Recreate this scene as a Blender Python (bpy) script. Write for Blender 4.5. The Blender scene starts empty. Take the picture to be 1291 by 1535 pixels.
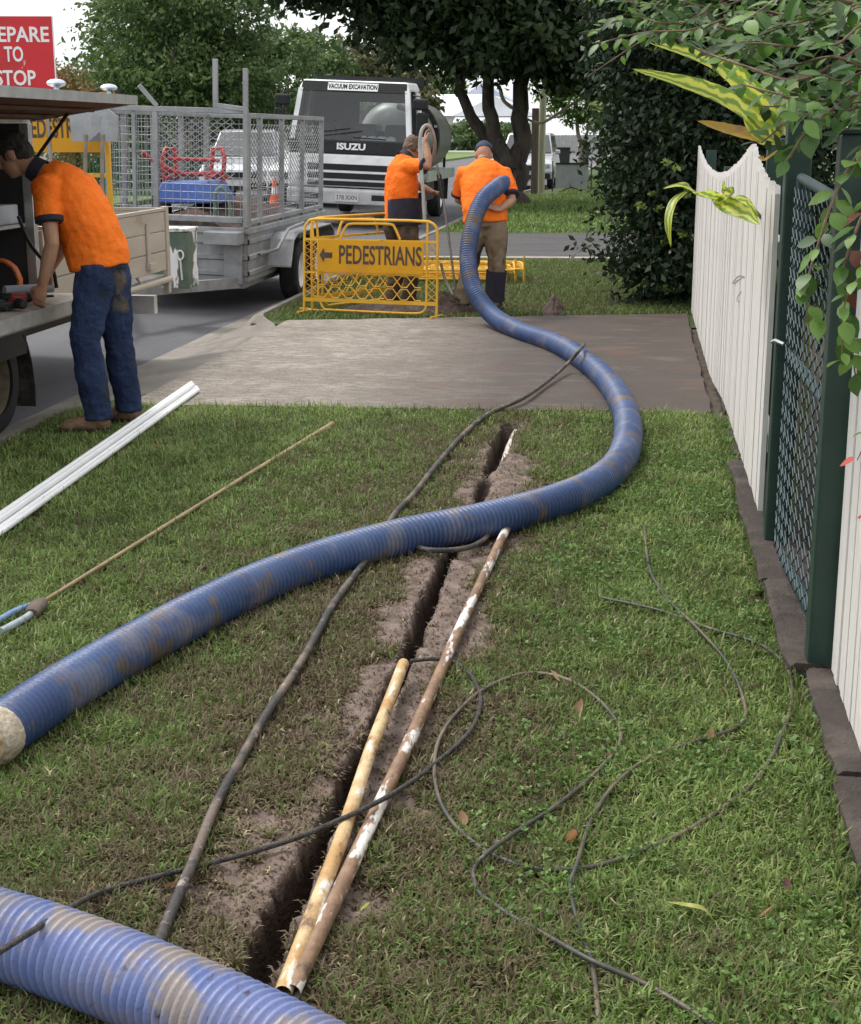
import bpy, math, random
import numpy as np
from mathutils import Vector, Matrix
R = math.radians
rng = np.random.default_rng(7); random.seed(7)
S = bpy.context.scene
COL = S.collection
# ------------------------------------------------------------------ camera
FPX, CH = 2250.0, 1.62                      # focal length in photo pixels, eye height
PITCH = math.atan(567 / FPX); YAW = math.atan(315 / math.hypot(FPX, 567))
cd = bpy.data.cameras.new('camera'); cam = bpy.data.objects.new('camera', cd); COL.objects.link(cam)
cam.location = (0, 0, CH); cam.rotation_euler = (math.pi / 2 - PITCH, 0, YAW)
cd.sensor_fit = 'HORIZONTAL'; cd.sensor_width = 36.0; cd.lens = 36.0 * FPX / 1291
cd.clip_start = 0.05; cd.clip_end = 3000
S.camera = cam
# ------------------------------------------------------------------ sky, sun, exposure
w = bpy.data.worlds.new('World'); S.world = w; w.use_nodes = True
nt = w.node_tree; bg = nt.nodes['Background']
SUN_EL, SUN_AZ = R(58), R(-62)              # azimuth from +Y towards +X
sk = nt.nodes.new('ShaderNodeTexSky'); sk.sky_type = 'NISHITA'; sk.sun_disc = False
sk.sun_elevation = SUN_EL; sk.sun_rotation = SUN_AZ
sk.air_density = 1.2; sk.dust_density = 6.0; sk.ozone_density = 1.0
hs = nt.nodes.new('ShaderNodeHueSaturation'); hs.inputs['Saturation'].default_value = 0.22
hs.inputs['Value'].default_value = 1.35
cl = nt.nodes.new('ShaderNodeMix'); cl.data_type = 'RGBA'; cl.inputs['Factor'].default_value = .62   # an even bright cloud layer over the clear sky
cl.inputs[7].default_value = (9.6, 9.8, 10.0, 1)
nt.links.new(sk.outputs[0], hs.inputs['Color']); nt.links.new(hs.outputs[0], cl.inputs[6]); nt.links.new(cl.outputs[2], bg.inputs[0])
bg.inputs[1].default_value = 0.12
sl = bpy.data.lights.new('sun', 'SUN'); sl.energy = 1.5; sl.angle = R(12); sl.color = (1, .95, .87)
so = bpy.data.objects.new('sun', sl); COL.objects.link(so); so.location = (-20, 10, 40)
sdir = Vector((math.sin(SUN_AZ) * math.cos(SUN_EL), math.cos(SUN_AZ) * math.cos(SUN_EL), math.sin(SUN_EL)))
so.rotation_euler = sdir.to_track_quat('Z', 'Y').to_euler()
S.view_settings.view_transform = 'Standard'; S.view_settings.look = 'None'
S.view_settings.gamma = 1.0; S.view_settings.exposure = 0.5
try: S.view_settings.use_curve_mapping = False
except Exception: pass
S.render.engine = 'CYCLES'
S.cycles.use_denoising = True
S.cycles.max_bounces = 6; S.cycles.transparent_max_bounces = 6; S.cycles.caustics_reflective = False; S.cycles.caustics_refractive = False

# ------------------------------------------------------------------ helpers
_cp, _sp, _cy, _sy = math.cos(PITCH), math.sin(PITCH), math.cos(YAW), math.sin(YAW)
FW = np.array([-_sy * _cp, _cy * _cp, -_sp]); RT = np.array([_cy, _sy, 0.]); UP = np.cross(RT, FW)
def ray(px, py): return FW * FPX + RT * (px - 645.5) - UP * (py - 767.5)
def gp(px, py, z=0.):                        # the ground point seen at a photo pixel
    d = ray(px, py); t = (z - CH) / d[2]; return Vector((d[0] * t, d[1] * t, z))
def at(px, py, Y):                           # the point at that pixel on the plane y = Y
    d = ray(px, py); t = Y / d[1]; return Vector((d[0] * t, Y, CH + d[2] * t))
def V(*a): return Vector(a)

MATS = {}
def mat(name, col, rough=.6, metal=0., col2=None, scale=8., bump=0., bscale=60., spec=.5, detail=4., stretch=None, sharp=(.35, .65), trans=0., attr=None, emis=None, coat=0.):
    """procedural Principled material: two colours mixed by noise, a fine bump"""
    if name in MATS: return MATS[name]
    m = bpy.data.materials.new(name); m.use_nodes = True; MATS[name] = m
    n = m.node_tree.nodes; L = m.node_tree.links; b = n['Principled BSDF']
    b.inputs['Roughness'].default_value = rough; b.inputs['Metallic'].default_value = metal
    b.inputs['Specular IOR Level'].default_value = spec; b.inputs['Coat Weight'].default_value = coat
    b.inputs['Base Color'].default_value = (*col, 1)
    tc = n.new('ShaderNodeTexCoord'); mp = n.new('ShaderNodeMapping'); L.new(tc.outputs['Object'], mp.inputs[0])
    if stretch: mp.inputs['Scale'].default_value = stretch
    if attr:
        a = n.new('ShaderNodeAttribute'); a.attribute_name = attr
        rp = n.new('ShaderNodeValToRGB'); el = rp.color_ramp.elements
        cols = [col] + list(col2)
        while len(el) < len(cols): el.new(.5)
        for i, c in enumerate(cols): el[i].position = i / (len(cols) - 1); el[i].color = (*c, 1)
        L.new(a.outputs['Fac'], rp.inputs[0]); src = rp.outputs[0]; L.new(src, b.inputs['Base Color'])
    elif col2:
        nz = n.new('ShaderNodeTexNoise'); nz.inputs['Scale'].default_value = scale; nz.inputs['Detail'].default_value = detail
        L.new(mp.outputs[0], nz.inputs['Vector'])
        rp = n.new('ShaderNodeValToRGB'); rp.color_ramp.elements[0].position = sharp[0]; rp.color_ramp.elements[1].position = sharp[1]
        rp.color_ramp.elements[0].color = (*col, 1); rp.color_ramp.elements[1].color = (*col2, 1)
        L.new(nz.outputs[0], rp.inputs[0]); src = rp.outputs[0]; L.new(src, b.inputs['Base Color'])
    else: src = None
    if bump:
        nb = n.new('ShaderNodeTexNoise'); nb.inputs['Scale'].default_value = bscale; nb.inputs['Detail'].default_value = 5
        L.new(mp.outputs[0], nb.inputs['Vector'])
        bp = n.new('ShaderNodeBump'); bp.inputs['Strength'].default_value = bump; bp.inputs['Distance'].default_value = .02
        L.new(nb.outputs[0], bp.inputs['Height']); L.new(bp.outputs[0], b.inputs['Normal'])
    if trans:
        t = n.new('ShaderNodeBsdfTranslucent'); mx = n.new('ShaderNodeMixShader'); mx.inputs[0].default_value = trans
        if src: L.new(src, t.inputs[0])
        else: t.inputs[0].default_value = (*col, 1)
        L.new(b.outputs[0], mx.inputs[1]); L.new(t.outputs[0], mx.inputs[2]); L.new(mx.outputs[0], n['Material Output'].inputs[0])
    return m

def mat_layers(name, layers, rough=.7, bump=.3, bscale=80., metal=0., wave=None, spec=.4):
    """several colours laid over each other, each through its own noise mask: (colour, scale, lo, hi, stretch)"""
    if name in MATS: return MATS[name]
    m = bpy.data.materials.new(name); m.use_nodes = True; MATS[name] = m
    n = m.node_tree.nodes; L = m.node_tree.links; b = n['Principled BSDF']
    b.inputs['Roughness'].default_value = rough; b.inputs['Metallic'].default_value = metal; b.inputs['Specular IOR Level'].default_value = spec
    tc = n.new('ShaderNodeTexCoord'); cur = None
    for i, (c, sc, lo, hi, st) in enumerate(layers):
        if cur is None:
            rgb = n.new('ShaderNodeRGB'); rgb.outputs[0].default_value = (*c, 1); cur = rgb.outputs[0]; continue
        mp = n.new('ShaderNodeMapping'); L.new(tc.outputs['Object'], mp.inputs[0]); mp.inputs['Scale'].default_value = st
        mp.inputs['Location'].default_value = (i * 3.7, i * 1.3, i * .7)
        nz = n.new('ShaderNodeTexNoise'); nz.inputs['Scale'].default_value = sc; nz.inputs['Detail'].default_value = 6; nz.inputs['Roughness'].default_value = .6
        L.new(mp.outputs[0], nz.inputs['Vector'])
        mr = n.new('ShaderNodeMapRange'); mr.inputs['From Min'].default_value = lo; mr.inputs['From Max'].default_value = hi
        L.new(nz.outputs[0], mr.inputs['Value'])
        mx = n.new('ShaderNodeMix'); mx.data_type = 'RGBA'; L.new(mr.outputs[0], mx.inputs['Factor'])
        L.new(cur, mx.inputs[6]); mx.inputs[7].default_value = (*c, 1); cur = mx.outputs[2]
    L.new(cur, b.inputs['Base Color'])
    nb = n.new('ShaderNodeTexNoise'); nb.inputs['Scale'].default_value = bscale; nb.inputs['Detail'].default_value = 6
    mp = n.new('ShaderNodeMapping'); L.new(tc.outputs['Object'], mp.inputs[0]); L.new(mp.outputs[0], nb.inputs['Vector'])
    if wave: mp.inputs['Scale'].default_value = wave
    bp = n.new('ShaderNodeBump'); bp.inputs['Strength'].default_value = bump; bp.inputs['Distance'].default_value = .02
    L.new(nb.outputs[0], bp.inputs['Height']); L.new(bp.outputs[0], b.inputs['Normal'])
    return m

def link(name, me, m=None, parent=None, world=False):
    o = bpy.data.objects.new(name, me); COL.objects.link(o)
    if m is not None and not len(me.materials): me.materials.append(m)
    if parent is not None:
        o.parent = parent
        if world: o.matrix_parent_inverse = parent.matrix_basis.inverted()
    return o
def empty(name, loc=(0, 0, 0), rz=0., roll=0.):
    o = bpy.data.objects.new(name, None); COL.objects.link(o); o.empty_display_size = .2
    o.matrix_basis = Matrix.Translation(loc) @ Matrix.Rotation(rz, 4, 'Z') @ Matrix.Rotation(roll, 4, 'Y')
    return o
def tag(o, label, cat, group=None):
    o['label'] = label; o['category'] = cat
    if group: o['group'] = group
    return o
def thing(name, label, cat, loc=(0, 0, 0), rz=0., roll=0., group=None): return tag(empty(name, loc, rz, roll), label, cat, group)
def structure(o, label=None):
    o['kind'] = 'structure'
    if label: o['label'] = label
    return o
def mesh_np(name, v, f, smooth=False):
    """fast mesh from numpy: v (N,3), f (M,k) all the same k"""
    me = bpy.data.meshes.new(name); v = np.asarray(v, np.float32); f = np.asarray(f, np.int32); k = f.shape[1]
    me.vertices.add(len(v)); me.vertices.foreach_set('co', v.ravel())
    me.loops.add(f.size); me.loops.foreach_set('vertex_index', f.ravel())
    me.polygons.add(len(f)); me.polygons.foreach_set('loop_start', np.arange(0, f.size, k, dtype=np.int32))
    me.polygons.foreach_set('loop_total', np.full(len(f), k, np.int32))
    if smooth: me.polygons.foreach_set('use_smooth', np.ones(len(f), bool))
    me.update(calc_edges=True); return me
def frame(d, hint=None):
    d = Vector(d).normalized(); h = Vector(hint) if hint is not None else Vector((0, 0, 1))
    if abs(d.dot(h.normalized())) > .97: h = Vector((1, 0, 0)) if abs(d.x) < .9 else Vector((0, 1, 0))
    s = d.cross(h).normalized(); return s, s.cross(d).normalized()   # side, up
def spline(pts, n=8):
    """Catmull-Rom through the points"""
    P = [Vector(p) for p in pts]; P = [P[0] * 2 - P[1]] + P + [P[-1] * 2 - P[-2]]; out = []
    for i in range(1, len(P) - 2):
        a, b, c, d = P[i - 1:i + 3]
        for k in range(n):
            t = k / n; out.append(.5 * ((2 * b) + (c - a) * t + (2 * a - 5 * b + 4 * c - d) * t * t + (3 * b - a - 3 * c + d) * t ** 3))
    out.append(P[-2]); return out
class MB:
    def __init__(s): s.v = []; s.f = []
    def add(s, v, f):
        k = len(s.v); s.v += [tuple(p) for p in v]; s.f += [tuple(i + k for i in q) for q in f]; return s
    def box(s, c, d, M=None, top=1.0, topy=None):
        x, y, z = d[0] / 2, d[1] / 2, d[2] / 2; ty = top if topy is None else topy
        q = [(-x, -y, -z), (x, -y, -z), (x, y, -z), (-x, y, -z), (-x * top, -y * ty, z), (x * top, -y * ty, z), (x * top, y * ty, z), (-x * top, y * ty, z)]
        if M is not None: q = [M @ Vector(p) for p in q]
        return s.add([(p[0] + c[0], p[1] + c[1], p[2] + c[2]) for p in q], [(0, 3, 2, 1), (4, 5, 6, 7), (0, 1, 5, 4), (1, 2, 6, 5), (2, 3, 7, 6), (3, 0, 4, 7)])
    def span(s, a, b):                        # axis-aligned box from corner to corner
        return s.box([(a[i] + b[i]) / 2 for i in range(3)], [abs(b[i] - a[i]) for i in range(3)])
    def bar(s, a, b, w, h, hint=None):        # rectangular bar between two points
        a, b = Vector(a), Vector(b); sd, u = frame(b - a, hint); q = []
        for p in (a, b): q += [p - sd * w / 2 - u * h / 2, p + sd * w / 2 - u * h / 2, p + sd * w / 2 + u * h / 2, p - sd * w / 2 + u * h / 2]
        return s.add(q, [(3, 2, 1, 0), (4, 5, 6, 7), (0, 1, 5, 4), (1, 2, 6, 5), (2, 3, 7, 6), (3, 0, 4, 7)])
    def tube(s, pts, r, n=8, side=None, closed=False, caps=True):
        P = [Vector(p) for p in pts]; N = len(P); v = []; f = []; pu = None
        if not isinstance(r, (list, tuple)): r = [r] * N
        for i, p in enumerate(P):
            d = (P[(i + 1) % N] - P[i - 1]) if closed else (P[min(i + 1, N - 1)] - P[max(i - 1, 0)])
            if d.length < 1e-9: d = Vector((0, 0, 1))
            d.normalize()
            if side is not None: u = Vector(side) - d * d.dot(Vector(side)); u.normalize()
            elif pu is None: u = frame(d)[0]
            else: u = pu - d * d.dot(pu); u.normalize()
            pu = u; w_ = d.cross(u); a, b = (r[i] if isinstance(r[i], (tuple, list)) else (r[i], r[i]))
            for k in range(n):
                t = 2 * math.pi * k / n; v.append(p + u * (a * math.cos(t)) + w_ * (b * math.sin(t)))
        for i in range(N if closed else N - 1):
            j = (i + 1) % N
            for k in range(n): f.append((i * n + k, i * n + (k + 1) % n, j * n + (k + 1) % n, j * n + k))
        if caps and not closed: f.append(tuple(range(n - 1, -1, -1))); f.append(tuple((N - 1) * n + k for k in range(n)))
        return s.add(v, f)
    def ball(s, c, r, n=12, m=8, M=None):
        r = r if isinstance(r, (tuple, list)) else (r, r, r); v = []; f = []
        for i in range(m + 1):
            t = math.pi * i / m
            for k in range(n):
                a = 2 * math.pi * k / n; p = Vector((r[0] * math.sin(t) * math.cos(a), r[1] * math.sin(t) * math.sin(a), r[2] * math.cos(t)))
                if M is not None: p = M @ p
                v.append(p + Vector(c))
        for i in range(m):
            for k in range(n): f.append((i * n + k, (i + 1) * n + k, (i + 1) * n + (k + 1) % n, i * n + (k + 1) % n))
        return s.add(v, f)
    def lathe(s, prof, c, axis='z', n=24):    # profile of (radius, offset along axis)
        v = []; f = []
        for r, h in prof:
            for k in range(n):
                t = 2 * math.pi * k / n; a, b = r * math.cos(t), r * math.sin(t)
                v.append({'z': (c[0] + a, c[1] + b, c[2] + h), 'x': (c[0] + h, c[1] + a, c[2] + b), 'y': (c[0] + b, c[1] + h, c[2] + a)}[axis])
        for i in range(len(prof) - 1):
            for k in range(n): f.append((i * n + k, i * n + (k + 1) % n, (i + 1) * n + (k + 1) % n, (i + 1) * n + k))
        return s.add(v, f)
    def prism(s, pts, vec):                   # closed outline of 3D points pushed along vec
        n = len(pts); vec = Vector(vec); a = [Vector(p) for p in pts]
        return s.add(a + [p + vec for p in a], [tuple(range(n - 1, -1, -1)), tuple(range(n, 2 * n))] + [(k, (k + 1) % n, n + (k + 1) % n, n + k) for k in range(n)])
    def build(s, name, m, parent=None, world=False, smooth=False, bevel=0., ang=.7):
        me = bpy.data.meshes.new(name); me.from_pydata(s.v, [], s.f); me.update()
        import bmesh
        bm = bmesh.new(); bm.from_mesh(me); bmesh.ops.recalc_face_normals(bm, faces=bm.faces); bm.to_mesh(me); bm.free()
        if smooth:
            me.polygons.foreach_set('use_smooth', [True] * len(me.polygons)); me.set_sharp_from_angle(angle=ang)
        o = link(name, me, m, parent, world)
        if bevel:
            b = o.modifiers.new('bevel', 'BEVEL'); b.width = bevel; b.segments = 2; b.limit_method = 'ANGLE'; b.angle_limit = .6
        return o
def remeshed(mb, name, m, parent, vox=.01, it=4, wrinkle=0., wscale=.08, world=True):
    """fuse the lofts of a body or a garment into one continuous skin"""
    o = mb.build(name, m)
    r = o.modifiers.new('r', 'REMESH'); r.mode = 'VOXEL'; r.voxel_size = vox; r.use_smooth_shade = True
    s_ = o.modifiers.new('s', 'SMOOTH'); s_.factor = .5; s_.iterations = it
    if wrinkle:
        t = bpy.data.textures.new(name + '_folds', 'CLOUDS'); t.noise_scale = wscale; t.noise_depth = 1
        d = o.modifiers.new('d', 'DISPLACE'); d.texture = t; d.strength = wrinkle; d.mid_level = .5; d.texture_coords = 'LOCAL'
    dg = bpy.context.evaluated_depsgraph_get(); dg.update()
    me = bpy.data.meshes.new_from_object(o.evaluated_get(dg)); old = o.data
    bpy.data.objects.remove(o); bpy.data.meshes.remove(old)
    me.polygons.foreach_set('use_smooth', [True] * len(me.polygons))
    return link(name, me, m, parent, world)
def text(name, body, size, m, parent, M, ext=.002, align='CENTER', sx=1., world=False, bold=0., fit=None):
    c = bpy.data.curves.new(name, 'FONT'); c.body = body; c.size = size; c.align_x = align; c.align_y = 'CENTER'; c.extrude = ext; c.offset = bold; c.resolution_u = 3
    o = bpy.data.objects.new(name, c); COL.objects.link(o)
    dg = bpy.context.evaluated_depsgraph_get(); dg.update(); me = bpy.data.meshes.new_from_object(o.evaluated_get(dg))
    bpy.data.objects.remove(o)
    if fit: xs = [q.co.x for q in me.vertices]; sx = fit / (max(xs) - min(xs))
    me.transform(M @ Matrix.Diagonal((sx, 1, 1, 1))); return link(name, me, m, parent, world)
def copy_tree(o, parent=None):
    c = o.copy(); COL.objects.link(c); c.parent = parent
    for ch in o.children: copy_tree(ch, c)
    return c
# value noise on arrays
_G = rng.random((256, 256))
def vnoise(x, y, s=1., o=0):
    x = np.asarray(x, float) * s + 37.3 * o; y = np.asarray(y, float) * s + 11.7 * o
    i = np.floor(x).astype(int); j = np.floor(y).astype(int); u = x - i; v = y - j; u = u * u * (3 - 2 * u); v = v * v * (3 - 2 * v)
    g = lambda a, b: _G[a % 256, b % 256]
    return (g(i, j) * (1 - u) + g(i + 1, j) * u) * (1 - v) + (g(i, j + 1) * (1 - u) + g(i + 1, j + 1) * u) * v
def fbm(x, y, s=1., o=0, n=4): return sum(vnoise(x, y, s * 2 ** k, o + k) * .5 ** k for k in range(n)) / sum(.5 ** k for k in range(n))
def sstep(a, b, x): t = np.clip((np.asarray(x, float) - a) / (b - a), 0, 1); return t * t * (3 - 2 * t)
# ================================================================== SETTING
M_ground = mat('ground_grass', (.05, .085, .025), .95, col2=(.09, .12, .04), scale=3, bump=.5, bscale=30)
mb = MB(); mb.add([(-900, -300, -.5), (900, -300, -.5), (900, 1500, -.5), (-900, 1500, -.5)], [(0, 1, 2, 3)])
structure(mb.build('ground', M_ground))
# ---- road with its camber
def road_edge(y): return -3.70 + 1.1 * float(sstep(42, 49, y))
def road_z(x): return -.10 + .03 * min(max(-3.7 - x, -.3), 4.3) - .03 * max(0., -8. - x)
M_asphalt = mat_layers('asphalt', [((.105, .105, .115), 1, 0, 1, (1, 1, 1)), ((.14, .14, .15), 1.2, .45, .7, (1, .3, 1)), ((.07, .07, .075), 90, .5, .66, (1, 1, 1)), ((.19, .185, .18), 150, .62, .75, (1, 1, 1))], .85, .5, 260)
ys = [-16, -6] + [float(k) for k in range(0, 160, 4)]; v = []; f = []
for y in ys:
    e = road_edge(y)
    for x in (e, -5, -6.5, -8, -9.5, -11, -12.3): v.append((x, y, road_z(x)))
for i in range(len(ys) - 1):
    for k in range(6): a = i * 7 + k; f.append((a, a + 1, a + 8, a + 7))
structure(MB().add(v, f).build('road', M_asphalt, smooth=True))
structure(MB().span((-120, 141, -.16), (60, 158, -.055)).build('cross_street', mat('pale_road', (.30, .30, .31), .9, col2=(.36, .355, .36), scale=.6)))
# ---- gutter and kerb, dropped to an apron at the driveway
M_conc = mat_layers('kerb_concrete', [((.20, .18, .157), 1, 0, 1, (1, 1, 1)), ((.27, .245, .215), 2.5, .42, .65, (1, 1, 1)), ((.13, .115, .10), 4, .52, .72, (1, .25, 1)), ((.16, .15, .13), 60, .58, .72, (1, 1, 1))], .9, .35, 150)
ky = [-16., -4.] + list(np.arange(0, 8.2, .6)) + list(np.arange(8.2, 14.6, .1)) + list(np.arange(15, 44, 2.)) + [60., 100., 141.]
prof = []
for y in ky:
    s_ = float(sstep(8.3, 9.3, y) * (1 - sstep(12.55, 13.5, y))); dx = road_edge(y) + 3.7
    L_ = lambda a, b: tuple(a[i] * (1 - s_) + b[i] * s_ for i in range(2))
    prof.append([(p[0] + dx, y, p[1] + (.004 * (vnoise(y, k, 3.1) - .5))) for k, p in enumerate([(-3.74, -.2), (-3.73, -.094), (-3.56, -.088), L_((-3.50, -.05), (-3.45, -.065)), L_((-3.46, .012), (-3.30, -.035)), L_((-3.43, .026), (-3.18, -.012)), L_((-3.37, .028), (-3.06, .008)), L_((-3.36, -.2), (-3.055, -.2))])])
v = [p for r in prof for p in r]; n_ = 8
f = [(i * n_ + k, i * n_ + k + 1, (i + 1) * n_ + k + 1, (i + 1) * n_ + k) for i in range(len(ky) - 1) for k in range(n_ - 1)]
structure(MB().add(v, f).build('kerb', M_conc, smooth=True, ang=.5))
# ---- concrete driveway, broom finished, stained and wet towards the fence
def driveway_material():
    m = bpy.data.materials.new('driveway_concrete'); m.use_nodes = True; n = m.node_tree.nodes; L = m.node_tree.links; b = n['Principled BSDF']
    tc = n.new('ShaderNodeTexCoord')
    def noise(sc, st=(1, 1, 1), loc=(0, 0, 0), det=6, rough=.6):
        mp = n.new('ShaderNodeMapping'); mp.inputs['Scale'].default_value = st; mp.inputs['Location'].default_value = loc; L.new(tc.outputs['Object'], mp.inputs[0])
        z = n.new('ShaderNodeTexNoise'); z.inputs['Scale'].default_value = sc; z.inputs['Detail'].default_value = det; z.inputs['Roughness'].default_value = rough; L.new(mp.outputs[0], z.inputs['Vector']); return z.outputs[0]
    def rngmap(a, lo, hi, t0=0, t1=1):
        r = n.new('ShaderNodeMapRange'); r.inputs['From Min'].default_value = lo; r.inputs['From Max'].default_value = hi; r.inputs['To Min'].default_value = t0; r.inputs['To Max'].default_value = t1; L.new(a, r.inputs[0]); return r.outputs[0]
    def mth(op, a, b_=None, val=None):
        q = n.new('ShaderNodeMath'); q.operation = op; q.use_clamp = True; L.new(a, q.inputs[0])
        if b_ is not None: L.new(b_, q.inputs[1])
        elif val is not None: q.inputs[1].default_value = val
        return q.outputs[0]
    def mix(fac, a, c):
        x = n.new('ShaderNodeMix'); x.data_type = 'RGBA'; L.new(fac, x.inputs['Factor'])
        if isinstance(a, tuple): x.inputs[6].default_value = (*a, 1)
        else: L.new(a, x.inputs[6])
        x.inputs[7].default_value = (*c, 1); return x.outputs[2]
    sx = n.new('ShaderNodeSeparateXYZ'); L.new(tc.outputs['Object'], sx.inputs[0])
    wv = n.new('ShaderNodeTexWave'); wv.bands_direction = 'Y'; wv.inputs['Scale'].default_value = 8.5; wv.inputs['Distortion'].default_value = 3.0; wv.inputs['Detail'].default_value = 4; wv.inputs['Detail Scale'].default_value = 1.6; L.new(tc.outputs['Object'], wv.inputs['Vector'])
    c = mix(rngmap(noise(8, (1, 2.6, 1), det=10, rough=.82), .42, .58), (.15, .13, .108), (.40, .355, .305))
    c = mix(mth('MULTIPLY', rngmap(noise(2.2, (1, 1.6, 1), (3, 1, 0), det=9, rough=.8), .5, .62), val=.5), c, (.11, .093, .077))
    gr = mth('MULTIPLY', rngmap(wv.outputs['Fac'], .35, .0), rngmap(noise(3, (1, 1, 1), (5, 5, 0)), .35, .6)); c = mix(mth('MULTIPLY', gr, val=.75), c, (.085, .07, .058))
    c = mix(mth('MULTIPLY', rngmap(noise(1.3, (1, 1.3, 1), (4, 2, 0)), .42, .66), val=.6), c, (.115, .09, .07))
    c = mix(mth('MULTIPLY', rngmap(noise(110, det=3), .52, .66), val=.7), c, (.36, .33, .29)); c = mix(mth('MULTIPLY', rngmap(noise(75, loc=(3, 3, 3), det=3), .54, .66), val=.7), c, (.065, .055, .045))
    # the wet and muddy stretch where the excavation hose lies
    wx = rngmap(sx.outputs[0], -2.1, -.85); wn = rngmap(noise(1.9, (.8, 1.5, 1), (1, 7, 0), det=9, rough=.68), .22, .44)
    mxn = n.new('ShaderNodeMath'); mxn.operation = 'MULTIPLY_ADD'; L.new(wn, mxn.inputs[0]); mxn.inputs[1].default_value = .5; mxn.inputs[2].default_value = .5
    wet_shade = mth('MULTIPLY', wx, mxn.outputs[0])
    c = mix(mth('MULTIPLY', wet_shade, val=.93), c, (.044, .031, .026))
    rust = mth('MULTIPLY', mth('MULTIPLY', wx, rngmap(noise(2.3, (1, 1.2, 1), (9, 3, 0)), .52, .7)), val=.6)
    c = mix(rust, c, (.11, .052, .03))
    scr = mth('MULTIPLY', rngmap(noise(2.2, (.5, 3, 1), (2, 12, 0)), .57, .66), rngmap(sx.outputs[0], -2.4, -.7))
    c = mix(mth('MULTIPLY', scr, val=.16), c, (.28, .22, .16))
    L.new(c, b.inputs['Base Color'])
    ro = n.new('ShaderNodeMapRange'); ro.inputs['To Min'].default_value = .9; ro.inputs['To Max'].default_value = .72; L.new(wet_shade, ro.inputs[0]); L.new(ro.outputs[0], b.inputs['Roughness'])
    bp = n.new('ShaderNodeBump'); bp.inputs['Strength'].default_value = .7; bp.inputs['Distance'].default_value = .008; hh_ = n.new('ShaderNodeMath'); hh_.operation = 'MULTIPLY_ADD'; L.new(wv.outputs['Fac'], hh_.inputs[0]); hh_.inputs[1].default_value = .35; L.new(noise(45, det=6), hh_.inputs[2]); L.new(hh_.outputs[0], bp.inputs['Height']); L.new(bp.outputs[0], b.inputs['Normal'])
    return m
mb = MB(); v = []; f = []; nx, ny = 60, 40                     # a slab with slightly crumbled edges
for j in range(ny + 1):
    for i in range(nx + 1):
        s_, t = i / nx, j / ny; x = -3.06 + 3.53 * s_; y0 = 8.74 + .2 * s_; y1 = 13.05 + 1.0 * s_; y = y0 + (y1 - y0) * t
        if j in (0, ny): y += .055 * (vnoise(i, j, .9) - .5)
        if i == nx: x += .03 * (vnoise(j, 3, .8) - .5)
        v.append((x, y, .016 + .004 * (vnoise(x, y, .7) - .5)))
k0 = len(v)
rim = [i for i in range(nx + 1)] + [j * (nx + 1) + nx for j in range(1, ny + 1)] + [ny * (nx + 1) + i for i in range(nx - 1, -1, -1)] + [j * (nx + 1) for j in range(ny - 1, 0, -1)]
f = [(j * (nx + 1) + i, j * (nx + 1) + i + 1, (j + 1) * (nx + 1) + i + 1, (j + 1) * (nx + 1) + i) for j in range(ny) for i in range(nx)]
v += [(v[i][0], v[i][1], -.12) for i in rim]
f += [(rim[i], k0 + i, k0 + (i + 1) % len(rim), rim[(i + 1) % len(rim)]) for i in range(len(rim))]
structure(MB().add(v, f).build('driveway', driveway_material(), smooth=True, ang=.5))
# ---- the near lawn: a height field with the trench cut into it
def hw_tr(y): return .018 + .026 * sstep(7.2, 7.7, y) + .004 * np.exp(-((y - 2.83) / .27) ** 2) + .018 * (vnoise(y, 2, 6.) - .5) + .012 * (vnoise(y, 9, 21.) - .5)
def xt(y): return -.69 + .03 * (vnoise(y, 5, 1.1) - .5) - .022 * np.exp(-((y - 2.83) / .3) ** 2)
def tr_depth(y):
    d = .14 * sstep(2.36, 2.55, y) * (1 - sstep(8.46, 8.56, y))
    return d * (1 - .8 * np.exp(-((y - 7.15) / .17) ** 2)) * (1 - .5 * np.exp(-((y - 6.72) / .12) ** 2))
def mudf(x, y):
    u = x - xt(y); win = sstep(2.25, 2.6, y) * (1 - sstep(8.3, 8.7, y))
    infl = np.exp(-(np.abs(u - .05) / .23) ** 2) + .5 * np.exp(-((u + .2) / .17) ** 2 - ((y - 5.3) / .55) ** 2) + .5 * np.exp(-((u - .17) / .12) ** 2 - ((y - 5.6) / .8) ** 2) + .5 * np.exp(-((u + .2) / .2) ** 2 - ((y - 7.0) / .3) ** 2) + .45 * np.exp(-((u + .2) / .16) ** 2 - ((y - 2.9) / .3) ** 2) - .35 * sstep(7.4, 7.8, y)
    n = (fbm(x, y, 5.5, 3) - .5) * 1.15 + (fbm(x, y, 30, 8, 2) - .5) * .5
    core = sstep(.13, .07, np.abs(u)) * .22; infl = infl + .55 * sstep(.62, .74, fbm(x, y, 2.6, 15)) * np.exp(-((x + .85) / .7) ** 2)
    return np.clip(sstep(.46, .86, infl * .70 + n * 1.2 + core) * win, 0, 1)
def lawn_h(x, y):
    x = np.asarray(x, float); y = np.asarray(y, float)
    h = (fbm(x, y, 1.3, 1) - .5) * .035 + (fbm(x, y, 9, 4, 3) - .5) * .012
    m = mudf(x, y); u = x - xt(y) + .014 * (vnoise(x, y, 28, 6) - .5); au = np.abs(u); w_ = hw_tr(y)
    h += m * ((fbm(x, y, 12, 7, 4) - .5) * .026 + (vnoise(x, y, 60, 2) - .5) * .010)
    h += .010 * np.exp(-((au - w_ - .05) / .045) ** 2) * sstep(.3, .7, fbm(x, y, 7, 12)) * (tr_depth(y) > .05)
    h -= tr_depth(y) * sstep(w_ + .016, w_ - .012, au)
    return h * sstep(8.95, 8.6, y) * (1 - .8 * sstep(.3, .5, x)) - .006
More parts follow.
